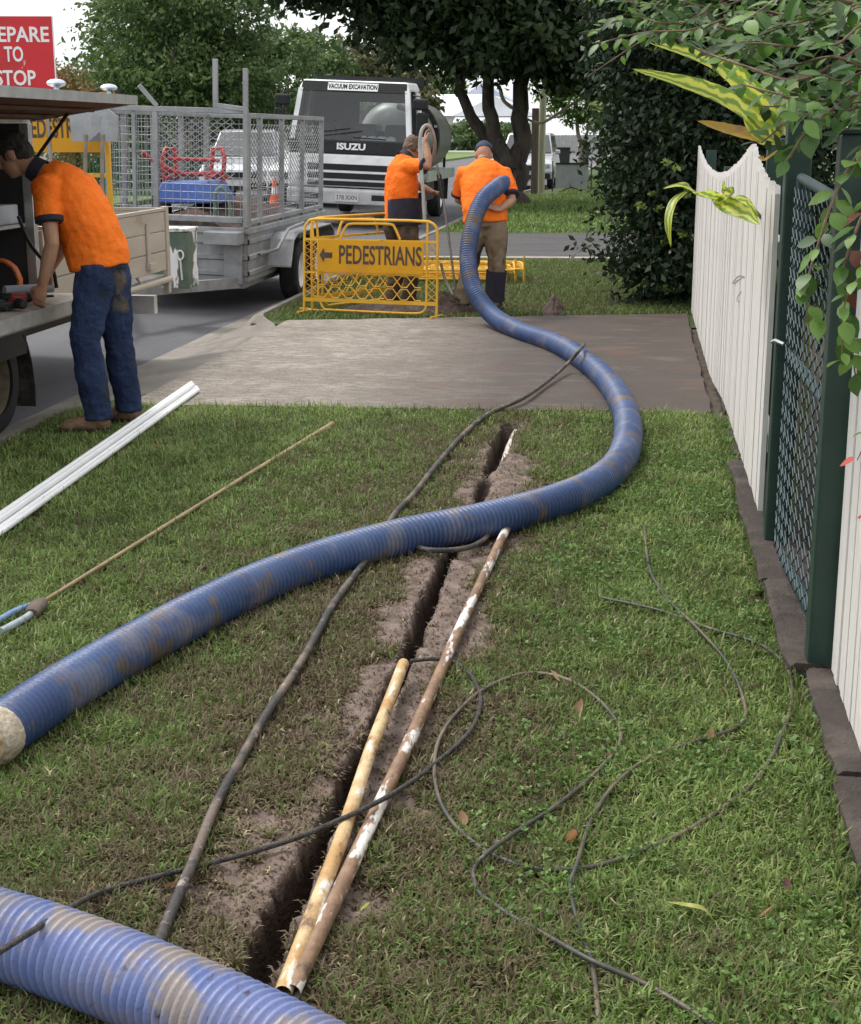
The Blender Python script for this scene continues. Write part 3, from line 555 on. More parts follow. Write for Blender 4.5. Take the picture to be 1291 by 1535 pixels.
for px, Y, sx, h, lab in ((250, 47, 2.6, 1.9, 'clipped dark hedge along the far footpath behind the wheelbarrow'), (130, 46, 2.2, 1.8, 'dark hedge beside the clipped hedge behind the ute tray')):
    p = at(px, 250, Y); tree('garden_hedge', lab, (p.x, Y, 0), [([(0, 0, -.1), (0, 0, .6), (.05, 0, 1.1)], .06, .03)], [((k * sx * .5, 0, h * .5), (sx * .45, .8, h * .55)) for k in (-1, 0, 1)], 7000, .13, L_mid if px < 200 else L_hedge, cat='hedge', inner=.8, spread=.1)
for px, Y, r_, lab in ((655, 139, 3.2, 'rounded green bush in front of the white houses'), (700, 138, 2.6, 'rounded green bush next to the red car'),):
    p = at(px, 225, Y); tree('garden_bush', lab, (p.x, Y + 22, 0), [([(0, 0, -.1), (0, 0, .8), (0, 0, 1.4)], .08, .03)], [((0, 0, 1.4), (r_, 2, 1.5)), ((r_ * .7, 0, 1.2), (r_ * .7, 2, 1.3)), ((-r_ * .7, 0, 1.3), (r_ * .7, 2, 1.3))], 3500, .4, L_mid, cat='bush', inner=.7)
for px, Y, h_ in ((925, 58, 3.0), (985, 50, 3.2), (900, 88, 4.2)):
    p = at(px, 250, Y); tree('garden_tree', {925: 'leafy green shrub tree half hidden behind the evergreen hedge', 985: 'dark leafy tree hidden behind the top of the hedge', 900: 'green tree overhanging the bins at the far end of the verge'}[px], (p.x + 1.0, Y, 0), [([(0, 0, -.1), (0, 0, 1.4), (.1, 0, h_)], .12, .05)], [((0, 0, h_ * .62), (1.9, 1.8, h_ * .34)), ((-.9, 0, h_), (1.6, 1.5, 1.1)), ((1.3, .2, h_ * 1.1), (1.7, 1.7, 1.3)), ((0, 0, h_ * 1.45), (2.1, 2, 1.4))], 9000, .21, L_lit if px == 900 else L_mid, group='trees on the far verge')
# garden behind the gate
tree('garden_shrub', 'shadowy garden shrub seen through the chain-link gate', (1.55, 5.6, 0), [([(0, 0, -.1), (0, 0, .6), (.05, 0, 1.2)], .03, .015)], [((0, 0, .8), (.65, 1.1, .8)), ((.2, -.9, .7), (.6, .8, .7)), ((.2, 1.0, 1.0), (.6, .9, .9)), ((.3, 2.2, .9), (.6, .9, .9))], 9000, .085, L_dark, cat='shrub', inner=.4)

# ---- glossy-leaved shrub hanging over the near fence: the big leaves are parts, the small far ones one mass
def leaf_shape(L, w_, curl, fold, n=4):
    v = [(0, 0, 0)]; f = []
    for i in range(1, n):
        t = i / n; hw_ = w_ * math.sin(math.pi * t ** .85) ** .8; z = -curl * t * t
        v += [(L * t, -hw_, z + fold * hw_), (L * t, 0, z), (L * t, hw_, z + fold * hw_)]
    v.append((L, 0, -curl)); k = len(v) - 1; f = [(0, 2, 1), (0, 3, 2)]
    for i in range(n - 2): a = 1 + 3 * i; f += [(a, a + 1, a + 4, a + 3), (a + 1, a + 2, a + 5, a + 4)]
    a = 1 + 3 * (n - 2); f += [(a, a + 1, k), (a + 1, a + 2, k)]
    return v, f
LM = {'g1': mat('glossy_leaf', (.055, .13, .028), .45, col2=(.09, .18, .04), scale=30, trans=.35, spec=.5), 'g2': mat('glossy_leaf_light', (.12, .24, .045), .45, col2=(.18, .31, .065), scale=30, trans=.42, spec=.5), 'g3': mat('glossy_leaf_dark', (.032, .075, .024), .45, col2=(.055, .105, .03), scale=30, trans=.15, spec=.5), 'r': mat('red_leaf', (.42, .03, .035), .4, col2=(.5, .08, .05), scale=40, trans=.3), 'p': mat('bronze_leaf', (.16, .05, .04), .4, col2=(.22, .09, .05), scale=40, trans=.3)}
LS = {}
for k, m in LM.items():
    for j in range(3):
        v, f = leaf_shape(1, .27 + .03 * j, .10 + .12 * j, .22 - .1 * j); me = bpy.data.meshes.new('leaf'); me.from_pydata(v, [], f); me.polygons.foreach_set('use_smooth', [True] * len(f)); me.materials.append(m); LS[k, j] = me
shrub = thing('overhanging_shrub', 'glossy-leaved shrub hanging over the near white fence with a few red leaves', 'shrub', (1.15, 4.6, 0))
M_twig = mat('twig', (.13, .085, .055), .8, col2=(.2, .14, .09), scale=25, bump=.3)
MB().tube(spline([(1.2, 4.7, -.1), (1.15, 4.6, .7), (1.0, 4.6, 1.5), (.9, 4.7, 2.3)], 5), [.03 - .0006 * i for i in range(16)], 8).build('stem', M_twig, shrub, True, True)
nleaf = 0; extra = []
def twig(pts, r, every, size, mix=('g1', 'g1', 'g2', 'g3'), obj=True, tip=None):
    global nleaf
    p = spline(pts, 8); MB().tube(p, [r * (1 - .6 * i / len(p)) for i in range(len(p))], 6).build('branch', M_twig, shrub, True, True)
    acc = 0; side = 1
    for i in range(1, len(p)):
        acc += (p[i] - p[i - 1]).length
        while acc > every:
            acc -= every; side = -side; d = (p[i] - p[i - 1]).normalized(); s_, u = frame(d); ang = random.uniform(-.9, .9)
            out = (s_ * side * math.cos(ang) + u * math.sin(ang)); ld = (out * 1.0 + d * .55 + Vector((0, 0, -.18)) + Vector((random.gauss(0, .25), random.gauss(0, .25), random.gauss(0, .25)))).normalized()
            nrm = (Vector((0, 0, 1)) + Vector((random.gauss(0, .35), random.gauss(0, .35), 0)) + Vector((-.25, -.35, 0))); y_ = nrm.cross(ld).normalized(); z_ = ld.cross(y_); L = size * random.uniform(.7, 1.15)
            Mx = Matrix((ld * L, y_ * L, z_ * L)).transposed().to_4x4(); Mx.translation = p[i] + out * .006
            if obj and nleaf < 292:
                o = link('leaf', LS[random.choice(mix), random.randrange(3)], None, shrub); o.matrix_parent_inverse = shrub.matrix_basis.inverted(); o.matrix_basis = Mx; nleaf += 1
            else: extra.append(Mx)
A = lambda l: [at(*q) for q in l]
twig(A([(1330, 40, 4.3), (1262, 90, 4.25), (1190, 120, 4.2), (1120, 100, 4.25), (1050, 75, 4.4), (985, 40, 4.6)]), .007, .017, .05)
twig(A([(1330, 120, 4.1), (1270, 150, 4.05), (1215, 190, 4.0), (1180, 240, 4.0)]), .006, .016, .062)
twig(A([(1310, 200, 4.0), (1262, 270, 3.95), (1232, 350, 3.9), (1208, 440, 3.9), (1230, 480, 3.9)]), .005, .017, .066, ('g1', 'g2', 'g2', 'g3'))
twig(A([(1330, 260, 3.9), (1290, 330, 3.85), (1262, 420, 3.85), (1275, 500, 3.85), (1282, 560, 3.85)]), .005, .018, .064, ('g1', 'g2', 'g1', 'p'))
twig(A([(1330, 340, 3.8), (1300, 400, 3.8), (1268, 450, 3.8), (1262, 540, 3.8)]), .004, .02, .06, ('g2', 'g2', 'g1', 'g3'))
twig(A([(1335, 600, 3.75), (1310, 640, 3.75), (1285, 690, 3.75)]), .003, .04, .06, ('r', 'g1', 'g2', 'r'))
twig(A([(1335, 720, 3.7), (1310, 755, 3.7), (1292, 785, 3.7)]), .003, .045, .06, ('r', 'p', 'r'))
twig(A([(1320, 205, 4.0), (1290, 235, 3.95), (1275, 262, 3.95)]), .003, .05, .05, ('r', 'g1'))
for k in range(20):
    sx, sy = random.uniform(1180, 1340), random.uniform(-60, 190); Y0 = random.uniform(3.95, 5.0); p = [(sx + 60, sy - 30, Y0)]
    for j in range(3): p.append((p[-1][0] - random.uniform(25, 70), p[-1][1] + random.uniform(-22, 40), Y0 + random.uniform(-.15, .2)))
    twig(A(p), .005, .019, .062)
for k in range(60):
    sx, sy = random.uniform(960, 1340), random.uniform(-110, 75); Y0 = random.uniform(4.4, 5.8); p = [(sx + 60, sy - 25, Y0)]
    for j in range(3): p.append((p[-1][0] - random.uniform(20, 70), p[-1][1] + random.uniform(-25, 30), Y0 + random.uniform(-.2, .2)))
    twig(A(p), .004, .014, .046, obj=False)
for k in range(26):
    sx, sy = random.uniform(1215, 1360), random.uniform(120, 330); Y0 = random.uniform(4.75, 5.5); p = [(sx + 40, sy - 30, Y0)]
    for j in range(3): p.append((p[-1][0] - random.uniform(5, 45), p[-1][1] + random.uniform(-5, 40), Y0 + random.uniform(-.1, .1)))
    twig([q + Vector((max(0, .70 - q.x), 0, 0)) for q in A(p)], .004, .018, .062, obj=False)
twig(A([(1010, 30, 4.7), (960, 62, 4.75), (925, 85, 4.8), (880, 115, 4.85)]), .003, .05, .04, obj=False)
for key in ('g1', 'g2', 'g3'):
    vs = []; fs = []; v0, f0 = leaf_shape(1, .25, .16, .15)
    for Mx in [m for m in extra if random.Random(int(m[0][3] * 1e5)).choice(('g1', 'g1', 'g2', 'g3')) == key]:
        b = len(vs); vs += [Mx @ Vector(q) for q in v0]; fs += [tuple(i + b for i in q) for q in f0]
    me = bpy.data.meshes.new('foliage'); me.from_pydata(vs, [], fs); me.polygons.foreach_set('use_smooth', [True] * len(fs)); o = link('foliage', me, LM[key], shrub, True); o['kind'] = 'stuff'
# ---- variegated ginger with long striped leaves
def ginger_material():
    m = bpy.data.materials.new('variegated_leaf'); m.use_nodes = True; n = m.node_tree.nodes; L = m.node_tree.links; b = n['Principled BSDF']; b.inputs['Roughness'].default_value = .4
    a = n.new('ShaderNodeAttribute'); a.attribute_name = 'across'; tc = n.new('ShaderNodeTexCoord'); nz = n.new('ShaderNodeTexNoise'); nz.inputs['Scale'].default_value = 14
    L.new(tc.outputs['Object'], nz.inputs['Vector']); ad = n.new('ShaderNodeMath'); ad.operation = 'MULTIPLY_ADD'; L.new(nz.outputs[0], ad.inputs[0]); ad.inputs[1].default_value = .9; L.new(a.outputs['Fac'], ad.inputs[2])
    sn = n.new('ShaderNodeMath'); sn.operation = 'SINE'; mu = n.new('ShaderNodeMath'); mu.operation = 'MULTIPLY'; L.new(ad.outputs[0], mu.inputs[0]); mu.inputs[1].default_value = 13; L.new(mu.outputs[0], sn.inputs[0])
    rp = n.new('ShaderNodeValToRGB'); rp.color_ramp.elements[0].position = .25; rp.color_ramp.elements[1].position = .75; rp.color_ramp.elements[0].color = (.17, .29, .04, 1); rp.color_ramp.elements[1].color = (.62, .62, .10, 1)
    ma = n.new('ShaderNodeMapRange'); ma.inputs['From Min'].default_value = -1; L.new(sn.outputs[0], ma.inputs[0]); L.new(ma.outputs[0], rp.inputs[0]); L.new(rp.outputs[0], b.inputs['Base Color'])
    t = n.new('ShaderNodeBsdfTranslucent'); mx = n.new('ShaderNodeMixShader'); mx.inputs[0].default_value = .45; L.new(rp.outputs[0], t.inputs[0]); L.new(b.outputs[0], mx.inputs[1]); L.new(t.outputs[0], mx.inputs[2]); L.new(mx.outputs[0], n['Material Output'].inputs[0]); return m
M_gin = ginger_material(); M_gino = mat('withered_leaf', (.42, .26, .05), .6, col2=(.22, .11, .09), scale=12, sharp=(.5, .68), trans=.4); M_ginp = mat('pale_ginger_leaf', (.30, .38, .14), .5, col2=(.5, .5, .28), scale=20, stretch=(1, 1, .2), trans=.45)
gin = thing('ginger_plant', 'variegated ginger plant with long yellow striped leaves poking over the white fence', 'plant', (.72, 6.6, 0))
M_cane = mat('ginger_cane', (.16, .22, .06), .5, col2=(.3, .3, .1), scale=12)
MB().tube(spline([(.72, 6.6, -.05), (.74, 6.6, .7), (.66, 6.55, 1.35), tuple(at(1178, 165, 6.5))], 6), .011, 8).build('cane', M_cane, gin, True, True)
MB().tube(spline([(.70, 6.7, -.05), (.68, 6.7, .6), (.56, 6.72, 1.2), tuple(at(1105, 300, 6.45)), tuple(at(1068, 298, 6.4))], 6), .007, 8).build('cane', M_cane, gin, True, True)
def long_leaf(pts, wd, m, nrm=(-.5, -.75, .45), rag=.0):
    wd *= 1.3
    p = spline(A(pts), 7); k = len(p); v = []; f = []; ac = []
    for i, q in enumerate(p):
        t = i / (k - 1); d = (p[min(i + 1, k - 1)] - p[max(i - 1, 0)]).normalized(); s_ = d.cross(Vector(nrm)).normalized(); u = s_.cross(d); h_ = wd * math.sin(math.pi * min(1, .04 + .96 * t) ** .75) ** .7 * (1 + rag * random.uniform(-1, .2))
        for a in (-1, -.5, 0, .5, 1): v.append(q + s_ * h_ * a + u * (abs(a) * h_ * .28)); ac.append(a * .5 + .5)
    for i in range(k - 1):
        for a in range(4): f.append((i * 5 + a, i * 5 + a + 1, i * 5 + a + 6, i * 5 + a + 5))
    me = bpy.data.meshes.new('leaf'); me.from_pydata([tuple(q) for q in v], [], f); me.polygons.foreach_set('use_smooth', [True] * len(f)); a_ = me.attributes.new('across', 'FLOAT', 'POINT'); a_.data.foreach_set('value', ac)
    return link('leaf', me, m, gin, True)
long_leaf([(1178, 188, 6.5), (1140, 150, 6.45), (1075, 95, 6.35), (965, 60, 6.25)], .037, M_gin, rag=.12)
long_leaf([(1170, 205, 6.5), (1125, 168, 6.42), (1050, 132, 6.3), (948, 103, 6.2)], .036, M_gin, rag=.1)
long_leaf([(1172, 214, 6.48), (1130, 204, 6.4), (1085, 193, 6.35), (1045, 181, 6.3)], .027, M_gino, (-.3, -.8, .6), .15)
long_leaf([(1168, 205, 6.5), (1158, 170, 6.5), (1162, 135, 6.5), (1168, 108, 6.5)], .032, M_ginp, (-.3, -.9, .2))
long_leaf([(1172, 200, 6.55), (1182, 165, 6.5), (1190, 140, 6.5), (1196, 118, 6.5)], .04, M_ginp, (-.2, -.9, .2))
long_leaf([(1165, 215, 6.45), (1145, 205, 6.4), (1128, 188, 6.4), (1115, 172, 6.4)], .026, M_gin)
long_leaf([(1172, 222, 6.42), (1160, 232, 6.3), (1148, 238, 6.2), (1136, 235, 6.2)], .014, M_gino)
long_leaf([(1085, 300, 6.42), (1050, 290, 6.2), (1020, 280, 6.1), (994, 283, 6.0)], .026, M_gin)
long_leaf([(1072, 298, 6.4), (1095, 310, 6.2), (1120, 322, 6.1), (1140, 337, 6.0)], .026, M_gin)
long_leaf([(1078, 300, 6.4), (1095, 292, 6.2), (1088, 280, 6.15), (1084, 272, 6.1)], .02, M_gin)
long_leaf([(1028, 288, 6.1), (1010, 305, 6.05), (1003, 335, 6.0), (1006, 370, 6.0)], .017, M_gin, (-.6, -.7, .2))
long_leaf([(1090, 302, 6.4), (1112, 300, 6.2), (1128, 315, 6.1), (1136, 330, 6.1)], .015, M_gin)
# ================================================================== HOSES, CABLES, PIPES ON THE GROUND
def resample(p, step):
    p = np.array([tuple(q) for q in p]); s_ = np.concatenate([[0], np.cumsum(np.linalg.norm(np.diff(p, axis=0), axis=1))]); t = np.arange(0, s_[-1], step)
    return np.stack([np.interp(t, s_, p[:, k]) for k in range(3)], 1), t
def ribbed(name, pts, r, pitch, amp, m, n=22, parent=None):
    """corrugated hose: rings every quarter pitch with the radius rising and falling"""
    p, t = resample(spline(pts, 40), pitch / 4); k = len(p); T = np.gradient(p, axis=0); T /= np.linalg.norm(T, axis=1, keepdims=True)
    up_ = np.array([0, 0, 1.]); sd = np.cross(T, up_); sd /= np.linalg.norm(sd, axis=1, keepdims=True); u = np.cross(sd, T)
    rr = r + amp * 1.35 * np.array([-1.2, .55, 1, .55])[np.arange(k) % 4]; a = np.linspace(0, 2 * np.pi, n, endpoint=False)
    v = p[:, None] + rr[:, None, None] * (np.cos(a)[None, :, None] * sd[:, None] + np.sin(a)[None, :, None] * u[:, None])
    i = np.arange(k * n).reshape(k, n); f = np.stack([i[:-1], np.roll(i[:-1], -1, 1), np.roll(i[1:], -1, 1), i[1:]], -1).reshape(-1, 4)
    v = v.reshape(-1, 3); me = mesh_np(name, v, f, True); o = link(name, me, m, parent, parent is not None); return o, p
def hose_mat(name, c1, c2, mud, dirt):
    return mat_layers(name, [(c1, 1, 0, 1, (1, 1, 1)), (c2, 3.5, .38, .68, (1, 1, 1)), ((.20, .185, .20), 5, .56 - dirt, .80 - dirt, (1, 1, 1)), (mud, 4.5, .60 - dirt, .66 - dirt * .7, (1, 1, 1)), ((.07, .055, .05), 26, .66 - dirt * .5, .73, (1, 1, 1))], .40, .12, 120)
M_hose = hose_mat('blue_hose', (.034, .064, .165), (.062, .105, .225), (.125, .098, .082), .04)
M_hose2 = hose_mat('pale_blue_hose', (.10, .145, .33), (.16, .195, .38), (.26, .225, .215), .065)
r_ = .072
hp = [at(762, 278, 14.12), at(756, 275, 13.96), at(742, 283, 13.76), at(722, 303, 13.55), at(707, 345, 13.35), at(702, 392, 13.18), at(712, 436, 13.0), at(738, 472, 12.75)]
hp += [gp(x, y, .070) for x, y in ((778, 496), (830, 514), (868, 535), (906, 566), (932, 604), (942, 645), (932, 688), (898, 722), (846, 747), (780, 767), (700, 786), (600, 806), (500, 834), (400, 870), (300, 917), (200, 971), (100, 1030), (20, 1083), (-14, 1108))]
big = thing('suction_hose', 'long blue corrugated suction hose snaking from the stooping worker across driveway and lawn', 'hose', tuple(gp(700, 786)))
ho, hpath = ribbed('hose_wall', hp, r_, .0235, .0042, M_hose, parent=big)
M_cream = mat_layers('cream_plastic', [((.62, .50, .30), 1, 0, 1, (1, 1, 1)), ((.72, .62, .42), 6, .4, .65, (1, 1, 1)), ((.28, .18, .11), 9, .62, .7, (1, 1, 1))], .5, .1, 60)
e = Vector(hpath[-1]); d = (e - Vector(hpath[-24])).normalized(); d = (d + Vector((-.05, -.25, 0))).normalized()
MB().tube([e - d * .03, e + d * .10, e + d * .2, e + d * .21, e + d * .75], [.062, .060, .054, .05, .05], 20).build('coupling', M_cream, big, True, True)
MB().tube([e - d * .045, e - d * .03, e + d * .02, e + d * .035], [.077, .080, .077, .07], 20).build('tape_wrap', mat('cloth_tape', (.36, .30, .22), .7, col2=(.55, .48, .37), scale=25, bump=.6), big, True, True)
nb = thing('suction_hose', 'pale muddy blue corrugated hose lying under a black cable', 'hose', tuple(gp(250, 1500)))
ribbed('hose_wall', [V(-2.15, 3.10, .085), V(-1.75, 2.83, .085), gp(-60, 1378, .085), gp(60, 1418, .085), gp(180, 1462, .085), gp(300, 1514, .085), gp(420, 1572, .085), gp(600, 1672, .085), gp(900, 1850, .085)], .081, .0215, .0042, M_hose2, n=28, parent=nb)
def lh(p): return float(lawn_h(p[0], p[1])) if p[1] < 8.8 else .014
def lay(pts, r, lift=.017):
    out = []
    for q in pts:
        if len(q) == 3: out.append(gp(q[0], q[1], q[2]))
        else:
            p = gp(q[0], q[1], .01); h = lh(p); h = max(h, -.01); p = gp(q[0], q[1], h + r + .004 + lift); out.append(p)
    return out
def cable(name, label, pts, r, m, cat='cable', n=8, k=10, group=None):
    p = lay(pts, r); b = p[len(p) // 2]
    o = MB().tube(spline(p, k), r, n).build(name, m, smooth=True, ang=1.5); tag(o, label, cat, group); return o
M_cabk = mat_layers('muddy_black_hose', [((.045, .042, .042), 1, 0, 1, (1, 1, 1)), ((.16, .125, .10), 6, .45, .62, (1, 1, 1)), ((.30, .25, .22), 24, .6, .7, (1, 1, 1))], .6, .3, 90)
M_cab = mat_layers('dull_cable', [((.05, .05, .045), 1, 0, 1, (1, 1, 1)), ((.15, .115, .085), 3.5, .46, .6, (1, 1, 1)), ((.2, .17, .14), 30, .62, .72, (1, 1, 1))], .45, .1, 90)
M_wirerope = mat('dark_rope', (.025, .022, .022), .6, col2=(.07, .06, .055), scale=40, bump=.7, bscale=200)
cable('jetting_hose', 'thick muddy black hose running beneath the blue suction hose along the lawn', [(876, 516, .185), (868, 526, .175), (850, 546, .08), (820, 572), (782, 598), (735, 619), (700, 646), (660, 690), (622, 738), (592, 770), (565, 815), (540, 851), (500, 905), (470, 960), (440, 1010), (400, 1070), (360, 1140), (322, 1210), (290, 1290), (262, 1355), (236, 1418), (205, 1500)], .0125, M_cabk, 'hose', 10)
cable('hose_loop', 'short grey muddy hose loop looping out from under the suction hose', [(600, 800), (618, 817), (650, 825), (697, 822), (724, 810), (733, 795), (725, 775)], .011, M_cabk, 'hose')
cable('dark_cable', 'dark cable crossing the two rusty pipes and curling round by their upper end', [(-60, 1462, .172), (0, 1426, .176), (45, 1398, .174), (88, 1371, .135), (150, 1338, .03), (235, 1314), (350, 1285), (440, 1258), (500, 1233, .06), (553, 1209, .065), (600, 1183, .045), (648, 1148), (706, 1094), (720, 1041), (693, 999), (656, 988), (615, 991, .03)], .0065, M_wirerope)
cable('brown_cable', 'long thin brown cable looping twice across the right side of the lawn', [(902, 896), (992, 916), (1064, 942), (1133, 963), (1175, 995), (1188, 1042), (1167, 1115), (1124, 1179), (1039, 1240), (971, 1272), (910, 1294), (850, 1304), (788, 1299), (726, 1274), (677, 1231), (654, 1181), (654, 1123), (677, 1078), (722, 1036), (784, 1010), (843, 1016), (894, 1046), (928, 1089), (924, 1123), (885, 1166), (834, 1208), (788, 1238), (739, 1272, .04), (712, 1300), (712, 1322), (722, 1342), (763, 1371), (815, 1400), (885, 1439, .038), (971, 1477), (1064, 1533), (1160, 1600)], .0058, M_cab)
cable('grey_cable', 'thin grey cable starting near the fence and crossing both cable loops', [(966, 788), (968, 815), (976, 858), (1000, 897), (1039, 935, .038), (1082, 982), (1107, 1025), (1118, 1072), (1099, 1093), (1039, 1112), (971, 1138), (919, 1179), (885, 1234), (864, 1298, .038), (855, 1332), (868, 1388), (885, 1435), (893, 1480), (900, 1560)], .0054, M_cab)
# ---- loose pipes
M_rusty = mat_layers('rust_stained_pipe', [((.42, .25, .10), 1, 0, 1, (1, 1, 1)), ((.58, .44, .25), 8, .42, .6, (1, 1, 1)), ((.72, .66, .58), 11, .56, .62, (3, .6, 1)), ((.17, .095, .06), 14, .55, .64, (1, .5, 1))], .6, .3, 60)
M_chip = mat_layers('mud_coated_pipe', [((.20, .12, .075), 1, 0, 1, (1, 1, 1)), ((.30, .19, .12), 8, .42, .6, (1, 1, 1)), ((.72, .69, .66), 6, .53, .57, (3, .7, 3)), ((.12, .075, .05), 18, .6, .68, (1, .5, 1))], .55, .3, 60)
def pipe(name, label, a, b, r, m, bore=.75):
    a, b = Vector(a), Vector(b); d = (b - a).normalized()
    o = MB().tube([a, a + (b - a) * .33 + Vector((.006, 0, .004)), a + (b - a) * .66 - Vector((.005, 0, .003)), b, b, b - d * .15], [r, r, r, r, r * bore, r * bore], 16, caps=False).build(name, m, smooth=True, ang=.8); return tag(o, label, 'pipe')
a, b = gp(605, 995, .055), gp(424, 1490, .03); pipe('conduit_pipe', 'rusty yellow-orange conduit ending beside the trench', b, a, .0175, M_rusty)
a, b = gp(770, 770, .03), gp(437, 1488, .028); pipe('conduit_pipe', 'long brown conduit with flaking white patches running out from under the blue hose', b, a, .0175, M_chip)
pipe('buried_pipe', 'white pipe lying exposed in the open trench', (-.672, 7.45, -.10), (-.655, 8.5, -.055), .022, mat('dirty_white_pipe', (.62, .55, .5), .5, col2=(.35, .24, .19), scale=12, sharp=(.5, .6)))
M_pvc = mat('white_pvc', (.87, .87, .87), .35, col2=(.82, .82, .82), scale=6)
for i, (o_, z, ya, yb, lab) in enumerate(((-.042, .016, 5.32, 9.28, 'outer white plastic conduit of the bundle on the worker\'s side'), (-.014, .016, 5.35, 9.35, 'white plastic conduit second from the worker in the bundle'), (.014, .016, 5.3, 9.30, 'white plastic conduit third from the worker in the bundle'), (.042, .016, 5.36, 9.22, 'outer white plastic conduit of the bundle on the trench side'), (-.028, .041, 5.31, 9.33, 'white plastic conduit resting on top of the bundle beside the worker\'s boots'), (.0, .041, 5.34, 9.26, 'white plastic conduit in the middle of the bundle\'s upper layer'))):
    f_ = lambda y: -2.80 + (9.3 - y) * .0555
    pipe('white_conduit', lab, (f_(ya) + o_, ya, z + .014), (f_(yb) + o_, yb, z + .014), .0135, M_pvc)['group'] = 'white conduits in the bundle'
# ---- probing rod with its handle
M_rod = mat('worn_steel_rod', (.24, .17, .09), .6, .1, col2=(.36, .27, .15), scale=6)
a, b = gp(497, 636, .02), gp(66, 901, .03); rod = thing('probe_rod', 'long thin tan rod with a blue handle lying across the lawn', 'rod', tuple(b))
MB().tube([a, (a * .6 + b * .4) + Vector((0, 0, .004)), b], [.0135, .0105, .0075], 10).build('shaft', M_rod, rod, True, True)
MB().ball(a, (.022, .03, .016)).build('tip', mat('muddy_tip', (.30, .19, .10), .8, col2=(.2, .12, .07), scale=30), rod, True, True)
d = (b - a).normalized(); s_ = Vector((d.y, -d.x, 0))
h0 = b + d * .0; MB().tube([h0 - d * .01, h0 + d * .03 + s_ * .0, h0 + d * .08 - s_ * .012, h0 + d * .15 - s_ * .03], [(.008, .008), (.03, .022), (.032, .024), (.026, .02)], 12).build('socket', mat('brown_socket', (.085, .06, .045), .6, col2=(.13, .095, .07), scale=20), rod, True, True)
MB().tube(spline([h0 + d * .02, h0 + d * .1 + s_ * .035, h0 + d * .2 + s_ * .045, h0 + d * .34 + s_ * .04], 5), .012, 10).build('grip', mat('blue_grip', (.10, .22, .42), .5, col2=(.2, .28, .36), scale=30), rod, True, True)
MB().tube(spline([h0 + d * .1 - s_ * .02, h0 + d * .2 - s_ * .03, h0 + d * .34 - s_ * .02], 5), .013, 10).build('grip', mat('grey_grip', (.27, .33, .38), .5, col2=(.35, .4, .42), scale=30), rod, True, True)
# ---- fallen leaves
def dead_leaf(px, py, L, col, label, grp=None, tilt=.6):
    v, f = leaf_shape(1, .27, -.35, .5, 5); m = mat('dry_leaf_' + col, *{'brown': ((.20, .11, .06), .7), 'orange': ((.48, .19, .07), .6), 'tan': ((.42, .30, .17), .7), 'purple': ((.10, .045, .06), .6), 'green': ((.24, .36, .05), .5)}[col], col2={'brown': (.30, .17, .09), 'orange': (.55, .30, .14), 'tan': (.5, .36, .2), 'purple': (.16, .06, .05), 'green': (.4, .45, .08)}[col], scale=40, trans=.25)
    me = bpy.data.meshes.new('fallen_leaf'); me.from_pydata([(q[0] * L, q[1] * L, q[2] * L) for q in v], [], f); me.polygons.foreach_set('use_smooth', [True] * len(f)); o = link('fallen_leaf', me, m)
    p = gp(px, py, 0); p.z = lh(p) + .02; o.location = p; o.rotation_euler = (random.uniform(-.4, .4), -tilt * random.uniform(.4, 1), random.uniform(0, 6.3)); return tag(o, label, 'leaf', grp)
for px, py, lab in ((865, 1078, 'lying inside the upper cable loop'), (697, 1245, 'lying inside the lower bend of the brown cable'), (965, 985, 'between the ends of the brown and grey cables'), (1063, 1122, 'touching the grey cable below its tight bend'), (925, 848, 'on open grass beside the start of the grey cable'), (1135, 1386, 'on open grass past the yellow strap leaf'), (250, 1336, 'next to the thick muddy black hose'), (1090, 1050, 'just inside the tight bend of the grey cable'), (1018, 976, 'close to where the grey and brown cables cross')): dead_leaf(px, py, .044, 'brown', 'small dry brown leaf ' + lab, 'dry leaves fallen on the lawn')
dead_leaf(840, 1030, .045, 'tan', 'tan dry leaf lying inside the upper cable loop')
dead_leaf(855, 1268, .055, 'orange', 'curled orange leaf standing beside the crossing cables', tilt=1.4)
dead_leaf(1072, 1208, .028, 'orange', 'small orange leaf touching the brown cable near the fence')
dead_leaf(1183, 1342, .03, 'purple', 'dark purple leaf lying near the concrete edging')
dead_leaf(235, 674, .05, 'tan', 'pale tan leaf lying beside the white conduit bundle')
v = []; p = spline([gp(1000, 1352, .02), gp(1030, 1358, .05), gp(1055, 1364, .045), gp(1072, 1382, .02)], 6); k = len(p)
f = [(i * 3 + a, i * 3 + a + 1, i * 3 + a + 4, i * 3 + a + 3) for i in range(k - 1) for a in range(2)]
for i, q in enumerate(p): h_ = .008 * math.sin(math.pi * (.03 + .94 * i / (k - 1))); v += [q + Vector((0, -h_, h_ * .3)), q, q + Vector((0, h_, h_ * .5))]
tag(MB().add(v, f).build('strap_leaf', mat('yellow_strap_leaf', (.30, .36, .07), .5, col2=(.42, .42, .12), scale=20, trans=.3), smooth=True), 'long narrow yellow-green strap leaf fallen on the lawn', 'leaf')
dead_leaf(540, 1374, .03, 'green', 'tiny yellow-green leaf lying beside the brown conduit')
